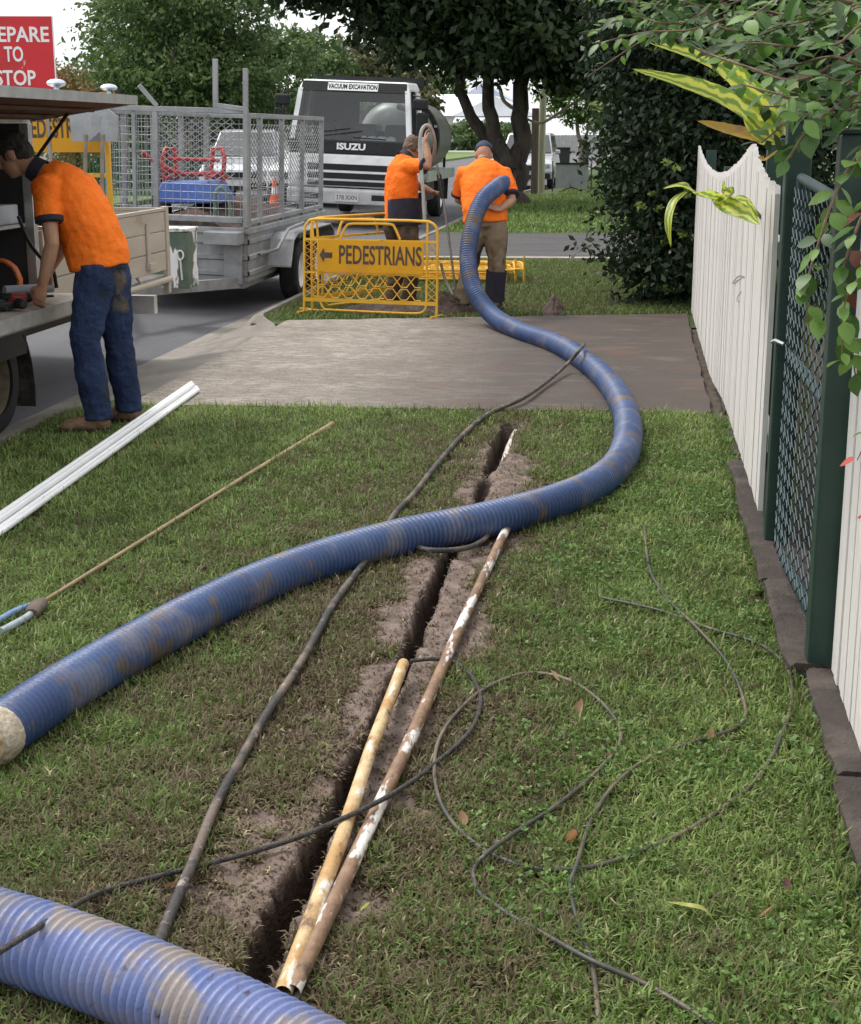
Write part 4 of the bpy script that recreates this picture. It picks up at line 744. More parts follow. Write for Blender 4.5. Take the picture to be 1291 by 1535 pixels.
# ---- broad-leaved weeds by the edging, clover through the lawn
M_weed = mat('weed_leaf', (.075, .16, .03), .5, col2=(.12, .22, .05), scale=18, trans=.3)
WV = []
for j in range(3):
    v, f = leaf_shape(1, .26 - .03 * j, .25 + .1 * j, .25, 5); me = bpy.data.meshes.new('leaf'); me.from_pydata(v, [], f); me.polygons.foreach_set('use_smooth', [True] * len(f)); me.materials.append(M_weed); WV.append(me)
for i, (px, py, s_, k) in enumerate(((1205, 1140, .055, 9), (1222, 1180, .06, 10), (1195, 1165, .05, 8), (1240, 1215, .05, 8), (1212, 1085, .05, 7), (1178, 1120, .045, 7), (1140, 890, .06, 6), (1085, 645, .08, 8), (1090, 668, .07, 7), (1230, 1520, .05, 6), (1072, 1200, .045, 5), (948, 1005, .03, 4), (940, 1090, .035, 5), (1075, 975, .04, 6))):
    p = gp(px, py, 0); p.z = lh(p); w_ = thing('broadleaf_weed', '' + ('broad-leaved weed rosette growing against the concrete edging' if px > 1170 else 'leafy weed tuft at the driveway corner by the fence' if py < 700 else 'low broad-leaved weed rosette out in the lawn grass'), 'weed', tuple(p), group='weeds in the lawn')
    for q in range(k):
        o = link('leaf', WV[q % 3], None, w_); a = q * 2.4 + i; L = s_ * random.uniform(.7, 1.2); o.scale = (L, L, L); o.rotation_euler = (random.uniform(-.2, .2), -random.uniform(.25, .9), a); o.location = (.004 * math.cos(a), .004 * math.sin(a), .008)
N = 9000; y = 2.2 + 6.4 * rng.random(N); x = -.35 + .9 * rng.random(N) ** .8; k = (fbm(x, y, 3.2, 60) > .50) & (x < .5) & (np.abs(x - xt(y)) > .2); x, y = x[k], y[k]
c = np.stack([x, y, lawn_h(x, y) + .018 + .02 * rng.random(len(x))], 1); c = np.repeat(c, 3, 0); a = np.tile([0, 2.09, 4.19], len(x)) + np.repeat(rng.random(len(x)) * 6.3, 3); d = np.stack([np.cos(a), np.sin(a), .25 * np.ones(len(a))], 1); c = c + d * .006
me = leaf_mesh('clover', len(c), mat('clover_leaf', (.07, .15, .03), .55, attr='shade', col2=[(.11, .21, .045), (.19, .31, .08)], trans=.3), c, d, .012, .05, .95, np.repeat(rng.random(len(x)), 3), .4)
o = link('clover', me); o['kind'] = 'stuff'; o['label'] = 'small bright clover leaves scattered through the lawn'
# ================================================================== VEHICLES
M_blk = mat('black_plastic', (.012, .012, .013), .55, col2=(.02, .02, .021), scale=12, spec=.3); M_rub = mat_layers('tyre_rubber', [((.02, .02, .021), 1, 0, 1, (1, 1, 1)), ((.055, .048, .042), 6, .5, .72, (1, 1, 1))], .85, .3, 60)
M_alu = mat('aluminium', (.50, .50, .49), .42, .75, col2=(.40, .395, .38), scale=10, bump=.08); M_galv = mat_layers('galvanised_steel', [((.36, .37, .385), 1, 0, 1, (1, 1, 1)), ((.27, .275, .285), 6, .4, .62, (1, 1, 1)), ((.22, .18, .15), 7, .62, .75, (1, 1, 1))], .5, .1, 60, metal=.45)
M_sil = mat_layers('dull_silver_paint', [((.84, .85, .86), 1, 0, 1, (1, 1, 1)), ((.72, .72, .71), 4, .45, .65, (1, 1, 1)), ((.36, .32, .28), 9, .66, .8, (1, 1, 1))], .32, .04, 60)
M_glass = bpy.data.materials.new('window_glass'); M_glass.use_nodes = True
n = M_glass.node_tree.nodes; L = M_glass.node_tree.links; tr = n.new('ShaderNodeBsdfTransparent'); tr.inputs[0].default_value = (.85, .88, .9, 1); gl = n.new('ShaderNodeBsdfGlossy'); gl.inputs['Roughness'].default_value = .04; fr = n.new('ShaderNodeFresnel'); fr.inputs[0].default_value = 1.75; mx = n.new('ShaderNodeMixShader')
L.new(fr.outputs[0], mx.inputs[0]); L.new(tr.outputs[0], mx.inputs[1]); L.new(gl.outputs[0], mx.inputs[2]); L.new(mx.outputs[0], n['Material Output'].inputs[0])
M_dkglass = mat('dark_glass', (.02, .025, .03), .06, col2=(.03, .035, .04), scale=3, spec=.8)
def wheel(parent, x, y, r, w_, outer, rim=M_sil, rr=.62, world=False):
    """tyre and rim; outer = +1 when the outside face looks to +x"""
    t = MB().lathe([(r * .62, -w_ / 2), (r * .9, -w_ / 2), (r * .985, -w_ * .38), (r, -w_ * .2), (r, w_ * .2), (r * .985, w_ * .38), (r * .9, w_ / 2), (r * .62, w_ / 2), (r * .62, -w_ / 2)], (x, y, r), 'x', 28).build('wheel', M_rub, parent, world, True)
    s_ = outer; MB().lathe([(r * rr, s_ * w_ * .42), (r * rr * .93, s_ * w_ * .43), (r * rr * .86, s_ * w_ * .2), (r * .34, s_ * w_ * .14), (r * .28, s_ * w_ * .3), (r * .12, s_ * w_ * .34), (.0005, s_ * w_ * .34)], (x, y, r), 'x', 24).build('rim', rim, t, False, True)
    mb = MB()
    for k in range(5): a = k * 2 * math.pi / 5; mb.lathe([(.0005, s_ * w_ * .2), (.016, s_ * w_ * .2), (.016, s_ * w_ * .12)], (x, y + r * .22 * math.cos(a), r + r * .22 * math.sin(a)), 'x', 8)
    mb.build('wheel_nuts', M_galv, t, False, True); return t
# ---- vacuum excavation truck (origin at the front, ground level, +y towards its rear)
tx = -5.26; tk = thing('vacuum_truck', 'silver vacuum excavation truck with black windscreen surround and rear tank facing along the road', 'truck', (tx, 27.4, road_z(tx) + .01), roll=.04); tk.scale = (1.05, 1.0, 1.0)
hw_ = 1.07
MB().prism([(-hw_, .02, .72), (-hw_, .0, .98), (-hw_, .03, 1.30), (-hw_, .13, 1.32), (-hw_, .13, .72)], (2 * hw_, 0, 0)).build('front_panel', M_sil, tk, bevel=.03)
MB().prism([(-hw_ + .01, .025, 1.305), (-hw_ + .01, .06, 1.55), (-hw_ + .01, .2, 1.56), (-hw_ + .01, .2, 1.305)], (2 * hw_ - .02, 0, 0)).build('black_band', M_blk, tk, bevel=.02)
for s_ in (-1, 1):
    MB().prism([(s_ * hw_, .13, .62), (s_ * hw_, .13, 1.55), (s_ * hw_, .34, 1.60), (s_ * hw_, 1.7, 1.60), (s_ * hw_, 1.7, .62)], (-s_ * .06, 0, 0)).build('door', M_sil, tk, bevel=.02)
    MB().add([(s_ * hw_, .09, 1.55), (s_ * hw_, .2, 1.56), (s_ * (hw_ - .1), .47, 2.45), (s_ * (hw_ - .1), .33, 2.45), (s_ * (hw_ - .09), .09, 1.55), (s_ * (hw_ - .09), .2, 1.56), (s_ * (hw_ - .18), .47, 2.45), (s_ * (hw_ - .18), .33, 2.45)], [(0, 1, 2, 3), (4, 7, 6, 5), (0, 3, 7, 4), (1, 5, 6, 2), (0, 4, 5, 1), (3, 2, 6, 7)]).build('pillar', M_sil, tk)
    MB().add([(s_ * hw_, 1.2, 1.58), (s_ * hw_, 1.7, 1.58), (s_ * (hw_ - .1), 1.7, 2.45), (s_ * (hw_ - .1), 1.25, 2.45), (s_ * (hw_ - .06), 1.2, 1.58), (s_ * (hw_ - .06), 1.7, 1.58), (s_ * (hw_ - .16), 1.7, 2.45), (s_ * (hw_ - .16), 1.25, 2.45)], [(0, 1, 2, 3), (4, 7, 6, 5), (0, 3, 7, 4), (1, 5, 6, 2), (0, 4, 5, 1), (3, 2, 6, 7)]).build('pillar', M_sil, tk)
    MB().add([(s_ * (hw_ - .02), .2, 1.58), (s_ * (hw_ - .02), 1.2, 1.58), (s_ * (hw_ - .115), 1.25, 2.44), (s_ * (hw_ - .115), .47, 2.44)], [(0, 1, 2, 3)]).build('side_window', M_dkglass, tk)
MB().add([(-hw_ + .1, .33, 2.44), (hw_ - .1, .33, 2.44), (hw_ - .1, 1.72, 2.46), (-hw_ + .1, 1.72, 2.46), (-hw_ + .16, .44, 2.60), (hw_ - .16, .44, 2.60), (hw_ - .16, 1.68, 2.62), (-hw_ + .16, 1.68, 2.62)], [(0, 3, 2, 1), (4, 5, 6, 7), (0, 1, 5, 4), (1, 2, 6, 5), (2, 3, 7, 6), (3, 0, 4, 7)]).build('roof', M_sil, tk, bevel=.035)
MB().add([(-hw_ + .14, .315, 2.40), (hw_ - .14, .315, 2.40), (hw_ - .16, .40, 2.575), (-hw_ + .16, .40, 2.575), (-hw_ + .14, .335, 2.40), (hw_ - .14, .335, 2.40), (hw_ - .16, .42, 2.575), (-hw_ + .16, .42, 2.575)], [(0, 1, 2, 3), (4, 7, 6, 5), (0, 4, 5, 1), (3, 2, 6, 7), (0, 3, 7, 4), (1, 5, 6, 2)]).build('visor_band', M_blk, tk)
MB().add([(-hw_ + .09, .095, 1.55), (hw_ - .09, .095, 1.55), (hw_ - .15, .335, 2.42), (-hw_ + .15, .335, 2.42)], [(0, 1, 2, 3)]).build('windscreen', M_glass, tk)
ws = math.atan2(.24, .87); Mv = Matrix.Translation((-.02, .345, 2.475)) @ Matrix.Rotation(math.pi / 2 - math.atan2(.085, .175), 4, 'X')
MB().box((0, 0, 0), (.88, .15, .006), (Matrix.Rotation(math.pi / 2 - math.atan2(.085, .175), 3, 'X'))).build('sign_strip', mat('white_sign', (.8, .8, .8), .5), tk).location = (-.02, .347, 2.487)
text('lettering', 'VACUUM EXCAVATION', .125, M_blk, tk, Matrix.Translation((-.02, .342, 2.487)) @ Matrix.Rotation(math.pi / 2 - math.atan2(.085, .175), 4, 'X'), .002, fit=.86, bold=.004)
text('lettering', 'ISUZU', .155, mat('chrome_letter', (.85, .86, .87), .3, col2=(.75, .76, .78), scale=5), tk, Matrix.Translation((.03, .028, 1.435)) @ Matrix.Rotation(R(82), 4, 'X'), .008, fit=.50, bold=.006)
# cab interior: rear wall with its window, dash, seats, papers, steering wheel
M_int = mat('cab_interior', (.05, .05, .052), .8, col2=(.07, .07, .07), scale=6)
mb = MB(); mb.span((-hw_ + .1, 1.6, .8), (hw_ - .1, 1.66, 1.72)); mb.span((-hw_ + .1, 1.6, 2.25), (hw_ - .1, 1.66, 2.46)); mb.span((-hw_ + .1, 1.6, 1.72), (-.12, 1.66, 2.25)); mb.span((.78, 1.6, 1.72), (hw_ - .1, 1.66, 2.25)); mb.build('rear_wall', M_int, tk)
MB().add([(-.12, 1.63, 1.72), (.78, 1.63, 1.72), (.78, 1.63, 2.25), (-.12, 1.63, 2.25)], [(0, 1, 2, 3)]).build('rear_window', M_glass, tk)
MB().span((-hw_ + .1, .2, 1.35), (hw_ - .1, .55, 1.52)).build('dashboard', M_int, tk, bevel=.03)
for x in (-.6, .05, .62): MB().box((x, 1.3, 1.45), (.5, .16, .8), top=.8).build('seat', mat('seat_cloth', (.07, .075, .085), .9, col2=(.1, .1, .11), scale=30), tk, bevel=.05)
MB().tube([(-.55 + .2 * math.cos(a), .62 + .1 * math.sin(a), 1.68 + .17 * math.sin(a)) for a in np.linspace(0, 2 * math.pi, 24, endpoint=False)], .016, 8, closed=True).build('steering_wheel', M_blk, tk, smooth=True)
M_pap = mat('crumpled_paper', (.55, .66, .72), .8, col2=(.75, .78, .78), scale=14, bump=.9, bscale=15)
for x, y, a in ((.35, .30, .11), (.52, .29, .12), (.68, .32, .1), (.2, .32, .07)): MB().ball((x, y, 1.57), (a, .08, .075), 9, 6).build('paper', M_pap, tk)
# grille, headlights, bumper, plate, wipers
for z0, z1 in ((1.02, 1.13), (.87, .975), (.745, .83)): MB().span((-.72, -.012, z0), (.72, .03, z1)).build('grille_slot', M_blk, tk, bevel=.01)
for s_ in (-1, 1):
    MB().prism([(s_ * .78, -.006, .70), (s_ * 1.05, .01, .70), (s_ * 1.05, .03, .95), (s_ * .86, -.004, .95)], (0, .04, 0)).build('headlight', mat('headlight_lens', (.42, .44, .46), .1, .3, col2=(.6, .62, .64), scale=9), tk, bevel=.01)
    MB().span((s_ * .42, -.055, .50), (s_ * .78, -.02, .61)).build('fog_light_recess', M_blk, tk, bevel=.02)
MB().prism([(-hw_, -.045, .42), (-hw_, -.05, .66), (-hw_, .0, .70), (-hw_, .25, .70), (-hw_, .25, .42)], (2 * hw_, 0, 0)).build('bumper', mat('bumper_grey', (.52, .53, .55), .45, col2=(.40, .39, .38), scale=5), tk, bevel=.025)
MB().span((-.22, -.066, .47), (.20, -.054, .61)).build('number_plate', mat('plate_white', (.62, .60, .62), .5, col2=(.5, .48, .49), scale=9), tk)
text('plate_number', '378 XXN', .115, mat('plate_letters', (.13, .07, .12), .5), tk, Matrix.Translation((-.01, -.068, .54)) @ Matrix.Rotation(math.pi / 2, 4, 'X'), .002, fit=.36)
for a, b in (((-.55, .115, 1.60), (.2, .135, 1.72)), ((.05, .115, 1.60), (.62, .105, 1.585)), ((-.62, .125, 1.66), (-.02, .15, 1.76))): MB().bar(a, b, .018, .02).build('wiper', M_blk, tk)
for s_ in (-1, 1):
    MB().tube(spline([(s_ * hw_, .25, 1.75), (s_ * (hw_ + .14), .12, 1.85), (s_ * (hw_ + .16), .12, 2.3), (s_ * (hw_ - .03), .3, 2.38)], 4), .014, 6).build('mirror_arm', M_blk, tk, smooth=True)
    MB().box((s_ * (hw_ + .17), .10, 1.87), (.20, .09, .42)).build('mirror', M_blk, tk, bevel=.03); MB().box((s_ * (hw_ + .13), .10, 2.22), (.27, .1, .2)).build('mirror', M_blk, tk, bevel=.04)
MB().tube([(-.75, .75, 2.62), (-.75, .75, 3.3)], .005, 5).build('aerial', M_blk, tk)
# chassis, tray, tank
MB().span((-.45, .3, .5), (.45, 6.1, .72)).build('chassis', M_blk, tk)
M_trk = mat('truck_tray_green', (.27, .31, .24), .55, col2=(.36, .39, .33), scale=4)
MB().span((-1.1, 1.85, .88), (1.1, 6.2, .99)).build('tray', M_trk, tk, bevel=.01); MB().span((1.08, 1.9, .80), (1.14, 6.2, 1.0)).build('tray_rail', M_trk, tk, bevel=.01)
M_tank = mat_layers('tank_steel', [((.19, .20, .17), 1, 0, 1, (1, 1, 1)), ((.12, .13, .105), 2.5, .45, .7, (1, 1, .4)), ((.30, .31, .28), 5, .6, .8, (1, 1, 1))], .38, .05, 40, metal=.2)
tz = 1.62; MB().lathe([(.001, 2.2), (.28, 2.22), (.52, 2.3), (.66, 2.45), (.70, 2.62), (.70, 5.6), (.55, 5.85), (.001, 5.95)], (.42, 0, tz), 'y', 32).build('tank', M_tank, tk, smooth=True)
MB().lathe([(.70, 2.75), (.79, 2.75), (.79, 2.95), (.70, 2.95)], (.42, 0, tz), 'y', 32).build('tank_ring', M_blk, tk, smooth=True)
mb = MB()
for k in range(10): a = k * math.pi / 5; mb.box((.42 + .76 * math.sin(a), 2.72, tz + .76 * math.cos(a)), (.05, .07, .05))
mb.build('ring_bolts', M_galv, tk)
MB().span((-.95, 1.9, 1.0), (-.35, 2.8, 1.75)).build('pump_housing', M_blk, tk, bevel=.04); MB().span((-.85, 1.2, 2.64), (.95, 1.28, 2.70)).build('roof_rack', M_blk, tk); MB().span((-.6, 1.85, 2.55), (1.0, 1.95, 2.72)).build('headboard', M_blk, tk)
for a, b in (((1.0, 2.1, 1.0), (1.0, 2.1, 2.0)), ((.95, 5.9, 1.0), (.95, 5.9, 1.7))): MB().bar(a, b, .05, .05).build('stanchion', M_blk, tk)
MB().tube(spline([(.95, 2.0, 1.1), (1.0, 1.95, 1.5), (.95, 2.0, 1.85), (.8, 2.1, 2.1), (.5, 2.2, 2.2)], 5), .06, 10).build('suction_pipe', M_blk, tk, smooth=True)
for y in (1.05, 4.9):
    for s_ in (-1, 1): wheel(tk, s_ * .92, y, .44, .26, s_)
for s_ in (-1, 1): MB().prism([(s_ * .8, 5.42, .35), (s_ * .8, 5.45, .8), (s_ * .8, 5.47, .8), (s_ * .8, 5.44, .35)], (s_ * .3, 0, 0)).build('mud_flap', M_blk, tk)
MB().span((.62, 2.3, .42), (1.05, 3.6, .80)).build('side_box', M_blk, tk, bevel=.02)

# ---- caged box trailer (origin at the front centre on the road)
tr = thing('caged_trailer', 'galvanised box trailer with a tall mesh cage parked behind the work ute', 'trailer', (-4.50, 14.45, road_z(-4.5)), roll=.03)
W2, LT = .72, 3.6; zb, zr, zc = .33, .83, 1.90
MB().span((-W2, 0, zb), (W2, LT, zb + .05)).build('floor', M_galv, tr)
def ribbed_panel(name, p0, ux, L, h, nrm, ribs):
    mb = MB(); ux, nrm = Vector(ux), Vector(nrm); prof = []; z = 0
    for k in range(ribs):
        a = h * k / ribs; b = h / ribs; prof += [(a, 0), (a + .30 * b, 0), (a + .38 * b, .016), (a + .62 * b, .016), (a + .70 * b, 0)]
    prof.append((h, 0)); v = []
    for z, o in prof: q = Vector(p0) + nrm * o + Vector((0, 0, z)); v += [q, q + ux * L, q + ux * L - nrm * .03, q - nrm * .03]
    f = []
    for i in range(len(prof) - 1): f += [(4 * i, 4 * i + 1, 4 * i + 5, 4 * i + 4), (4 * i + 3, 4 * i + 7, 4 * i + 6, 4 * i + 2)]
    return mb.add(v, f).build(name, M_galv, tr)
ribbed_panel('front_panel', (-W2, -.002, zb - .02), (1, 0, 0), 2 * W2, .46, (0, -1, 0), 3)
ribbed_panel('side_panel', (W2 + .002, 0, zb - .02), (0, 1, 0), LT, .46, (1, 0, 0), 3); ribbed_panel('side_panel', (-W2 - .002, 0, zb - .02), (0, 1, 0), LT, .46, (-1, 0, 0), 3)
ribbed_panel('rear_panel', (-W2, LT + .002, zb - .02), (1, 0, 0), 2 * W2, .46, (0, 1, 0), 3)
for s_ in (-1, 1): MB().span((s_ * (W2 - .02), -.03, zr - .06), (s_ * (W2 + .035), LT + .03, zr)).build('top_rail', M_galv, tr, bevel=.006)
for y in (-.03, LT - .03): MB().span((-W2 + .02, y, zr - .061), (W2 - .02, y + .06, zr - .001)).build('top_rail', M_galv, tr, bevel=.006)
def post(x, y, z0, z1, t=.05): return MB().span((x - t / 2, y - t / 2, z0), (x + t / 2, y + t / 2, z1)).build('cage_post', M_galv, tr, bevel=.004)
def rail(a, b, t=.05): return MB().bar(a, b, t, t).build('cage_rail', M_galv, tr, bevel=.004)
for x in (-.68, -.20, .70): post(x, .02, zr, zc)
post(-.42, .03, zr, zc, .035)
rail((-W2, .02, zc + .025), (W2, .02, zc + .025)); rail((-.66, .02, zr + .07), (.67, .02, zr + .07), .055)
for y in (.12, .55, 1.5, 2.5, LT - .05):
    post(.70, y if y > .2 else .09, zr, zc - .02 * (y > .2))
    if y > .2: post(-.70, y, zr, zc - .02)
for s_ in (-1, 1): rail((s_ * .70, .06, zc - .01), (s_ * .70, LT, zc - .01), .045); rail((s_ * .70, .06, zr + .045), (s_ * .70, LT, zr + .045), .045)
rail((-.70, LT - .05, zc - .01), (.70, LT - .05, zc - .01), .045)
def grid(p0, u, v, L, h, pu, pv, r, diamond=False):
    mb = MB(); p0, u, v = Vector(p0), Vector(u), Vector(v)
    if diamond:
        nu = int(L / pu); nv = int(h / pv)
        for j in range(nv):
            for sg in (0, 1): mb.tube([p0 + u * (pu * .5 * q) + v * (pv * (j + (.5 if (q + sg) % 2 else 0) + .5 * sg)) for q in range(nu * 2 + 1)], r, 3, caps=False)
    else:
        for i in range(int(L / pu) + 1): mb.tube([p0 + u * pu * i, p0 + u * pu * i + v * h], r, 3, caps=False)
        for j in range(int(h / pv) + 1): mb.tube([p0 + v * pv * j, p0 + v * pv * j + u * L], r, 3, caps=False)
    return mb.build('wire_mesh', M_galv, tr)
grid((-.66, .02, zr + .1), (1, 0, 0), (0, 0, 1), .46, .95, .046, .075, .0033); grid((-.18, .02, zr + .1), (1, 0, 0), (0, 0, 1), .85, .34, .075, .075, .0036); grid((-.18, .02, zr + .45), (1, 0, 0), (0, 0, 1), .85, .60, .085, .06, .0038, True)
grid((.70, .12, zr + .07), (0, 1, 0), (0, 0, 1), LT - .2, .30, .085, .07, .0036); grid((.70, .12, zr + .38), (0, 1, 0), (0, 0, 1), LT - .2, .64, .12, .06, .004, True)
grid((-.70, .12, zr + .07), (0, 1, 0), (0, 0, 1), LT - .2, .95, .1, .1, .0036); grid((-.66, LT - .05, zr + .07), (1, 0, 0), (0, 0, 1), 1.3, .95, .09, .09, .0036)
# ladder rest, drawbar, corner beam, mudguards, wheels
for p0, p1 in (((.40, .02, zc + .05), (.40, .02, zc + .50)), ((.705, -.02, zr), (.705, -.02, zc + .42)), ((.40, .02, zc + .075), (.70, .0, zc + .045)), ((-.18, .02, zc + .05), (-.34, -.03, zc + .24))): MB().bar(p0, p1, .045, .045).build('ladder_rest', M_galv, tr, bevel=.004)
MB().span((.36, -.30, zr - .15), (.70, -.04, zr - .03)).build('corner_beam', M_galv, tr, bevel=.006); MB().span((.50, -.08, zb - .04), (.68, -.035, zr - .16)).build('corner_plate', M_galv, tr, bevel=.004)
MB().bar((.62, -.04, .30), (.1, -1.7, .36), .07, .1).build('drawbar', M_galv, tr); MB().bar((-.62, -.04, .30), (.0, -1.7, .36), .07, .1).build('drawbar', M_galv, tr); MB().bar((.05, -1.6, .37), (.05, -2.7, .40), .07, .08).build('drawbar', M_galv, tr)
for s_ in (1, -1):
    pr = [(.72, .40), (.86, .66), (1.05, .72), (2.75, .72), (2.95, .64), (3.02, .42)]; v = []
    for y, z in pr: v += [(s_ * (W2 + .02), y, z), (s_ * (W2 + .27), y, z)]
    mb = MB().add(v + [(q[0], q[1], q[2] + .012) for q in v], [(2 * i, 2 * i + 1, 2 * i + 3, 2 * i + 2) for i in range(5)] + [(12 + 2 * i, 14 + 2 * i, 15 + 2 * i, 13 + 2 * i) for i in range(5)] + [(2 * i + 1, 2 * i + 13, 2 * i + 15, 2 * i + 3) for i in range(5)])
    mb.build('mudguard', M_galv, tr)
    for y in (1.42, 2.25): wheel(tr, s_ * (W2 + .14), y, .315, .19, s_)
    MB().tube([(s_ * (W2 + .03), .35, .55), (s_ * (W2 + .18), .5, .60), (s_ * (W2 + .22), .8, .78), (s_ * (W2 + .2), 1.6, .80)], .017, 8).build('guard_rail', M_galv, tr, smooth=True)
MB().bar((-W2 - .1, 1.42, .3), (W2 + .1, 1.42, .3), .05, .05).build('axle', M_blk, tr); MB().bar((-W2 - .1, 2.25, .3), (W2 + .1, 2.25, .3), .05, .05).build('axle', M_blk, tr)
MB().bar((.62, .1, .28), (.62, 3.3, .28), .06, .1).build('chassis_rail', M_galv, tr); MB().bar((-.62, .1, .28), (-.62, 3.3, .28), .06, .1).build('chassis_rail', M_galv, tr)
def TW(x, y, z): return tr.matrix_basis @ Vector((x, y, z))
# soil load and wheelbarrow in the trailer
gx = np.linspace(-.68, .68, 34); gy = np.linspace(.08, 3.5, 70); XX, YY = np.meshgrid(gx, gy); hh = .62 + .42 * np.exp(-((XX - .1) / .55) ** 2) * np.clip(.55 + .5 * np.sin(YY * .9 + .2), 0, 1) + .10 * (fbm(XX, YY, 5, 70) - .5) + .05 * (fbm(XX, YY, 22, 71) - .5); hh[0] = .38; hh[-1] = .38; hh[:, 0] = .38; hh[:, -1] = .38
v = np.stack([XX, YY, hh], -1).reshape(-1, 3); i = np.arange(len(v)).reshape(70, 34)
f = np.stack([i[:-1, :-1], i[:-1, 1:], i[1:, 1:], i[1:, :-1]], -1).reshape(-1, 4)
M_soil = mat_layers('loose_soil', [((.075, .05, .042), 1, 0, 1, (1, 1, 1)), ((.13, .09, .075), 8, .45, .65, (1, 1, 1)), ((.04, .028, .024), 20, .5, .7, (1, 1, 1))], .95, .9, 50)
o = link('soil_load', mesh_np('soil_load', v, f, True), M_soil); o.matrix_basis = tr.matrix_basis.copy(); tag(o, 'heap of dark soil loaded in the caged trailer', 'soil')
M_red = mat('red_paint', (.50, .035, .035), .45, col2=(.36, .04, .04), scale=9, bump=.1); M_btub = mat('blue_tub', (.035, .09, .36), .4, col2=(.06, .13, .42), scale=7)
wb = thing('wheelbarrow', 'blue wheelbarrow with red frame lying on the soil inside the trailer cage', 'wheelbarrow', tuple(TW(-.05, .75, 1.03)), rz=.1)
v = []
for z, a, b in ((.20, .26, .24), (.0, .34, .34)): v += [(-a, -b, z), (a, -b, z), (a + .05, b, z), (-a - .05, b, z)]
MB().add(v + [(q[0] * .93, q[1] * .93, q[2] - .015) for q in v], [(0, 1, 2, 3), (0, 4, 5, 1), (1, 5, 6, 2), (2, 6, 7, 3), (3, 7, 4, 0), (8, 11, 10, 9), (8, 9, 13, 12), (9, 10, 14, 13), (10, 11, 15, 14), (11, 8, 12, 15)]).build('tub', M_btub, wb, bevel=.02)
for s_ in (-1, 1):
    MB().tube([(s_ * .2, -.25, .24), (s_ * .24, .3, .25), (s_ * .27, .55, .22)], .02, 8).build('handle', M_red, wb, smooth=True)
    MB().tube([(s_ * .30, .1, .20), (s_ * .32, .12, .42), (s_ * .29, .16, .52), (s_ * .2, .16, .52), (s_ * .17, .12, .22)], .024, 8).build('leg', M_red, wb, smooth=True)
MB().tube([(-.48, -.1, .48), (-.30, .0, .34), (-.1, .1, .26), (.3, .1, .27)], .024, 8).build('brace', M_red, wb, smooth=True); MB().tube([(-.26, .12, .42), (.27, .12, .40)], .02, 8).build('brace', M_red, wb, smooth=True)
MB().lathe([(.05, -.04), (.17, -.04), (.19, 0), (.17, .04), (.05, .04)], (-.25, -.20, -.12), 'x', 18).build('wheel', M_rub, wb, smooth=True)
sh = thing('garden_fork', 'dark tool with an orange shaft standing in the trailer soil', 'tool', tuple(TW(-.33, .42, .5)))
MB().tube([(0, 0, 0), (0, 0, .42)], .02, 8).build('shaft', mat('orange_shaft', (.5, .14, .03), .5, col2=(.35, .1, .03), scale=12), sh, smooth=True); MB().box((0, 0, .5), (.07, .05, .18)).build('grip', M_blk, sh, bevel=.02)
rp = MB().tube(spline([TW(.35, .16, .92), TW(.37, .10, 1.12), TW(.42, .08, 1.20), TW(.49, .1, 1.14), TW(.52, .1, .98), TW(.5, .12, .88)], 6), .018, 7).build('green_rope', mat('faded_green_rope', (.16, .26, .22), .9, col2=(.25, .33, .28), scale=30, bump=.8), smooth=True); tag(rp, 'faded green rope scrap hanging inside the trailer cage', 'rope')
# green metal box in front of the trailer
bx = thing('green_box', 'dark green metal box with smeared white paint standing on the trailer drawbar', 'box', (-4.07, 13.3, .27)); M_gbox = mat_layers('paint_smeared_green', [((.085, .115, .085), 1, 0, 1, (1, 1, 1)), ((.11, .145, .11), 5, .45, .6, (1, 1, 1)), ((.78, .78, .77), 3.2, .56, .585, (1.6, 1, .55))], .5, .1, 30)
MB().span((-.26, -.15, 0), (.10, .15, .50)).build('body', M_gbox, bx, bevel=.01); MB().span((-.27, -.16, .501), (.11, .16, .535)).build('lid', mat('white_smear', (.72, .73, .72), .5, col2=(.10, .13, .10), scale=7, sharp=(.52, .6)), bx, bevel=.006)
MB().tube([(.03 + .03 * math.cos(a), -.165, .30 + .04 * math.sin(a)) for a in np.linspace(0, 6.28, 14, endpoint=False)], .008, 6, closed=True).build('hasp', mat('white_hasp', (.7, .7, .7), .5), bx, smooth=True)
MB().bar((.03, -.157, .26), (.04, -.157, .08), .045, .008).build('paint_drip', MATS['white_hasp'], bx)

# ---- work ute with an open canopy and drop-side tray
ut = thing('work_ute', 'flat-tray work ute with beige drop sides and open tool canopy by the kerb', 'truck', (-4.45, 9.0, -.085))
UX = -3.60; M_beige = mat_layers('beige_side_board', [((.40, .35, .28), 1, 0, 1, (1, 1, 1)), ((.48, .43, .36), 4, .42, .65, (1, .2, 1)), ((.25, .2, .15), 7, .6, .78, (1, .4, 1))], .5, .06, 60, metal=.15)
MB().span((-5.4, 6.1, .50), (UX - .02, 11.36, .56)).build('tray_floor', M_alu, ut, True); 
for x in (-4.1, -4.8): MB().span((x - .05, 4.0, .30), (x + .05, 11.3, .498)).build('chassis_rail', M_blk, ut, True)
for k in range(3):
    z0 = .60 + k * .15
    MB().span((UX - .03, 8.90, z0), (UX, 11.34, z0 + .143)).build('side_board', M_beige, ut, True, bevel=.006); MB().span((-5.42, 8.90, z0), (-5.39, 11.34, z0 + .143)).build('side_board', M_beige, ut, True, bevel=.006)
    MB().span((-5.37, 11.37, z0), (UX - .035, 11.40, z0 + .143)).build('tail_board', M_beige, ut, True, bevel=.006)
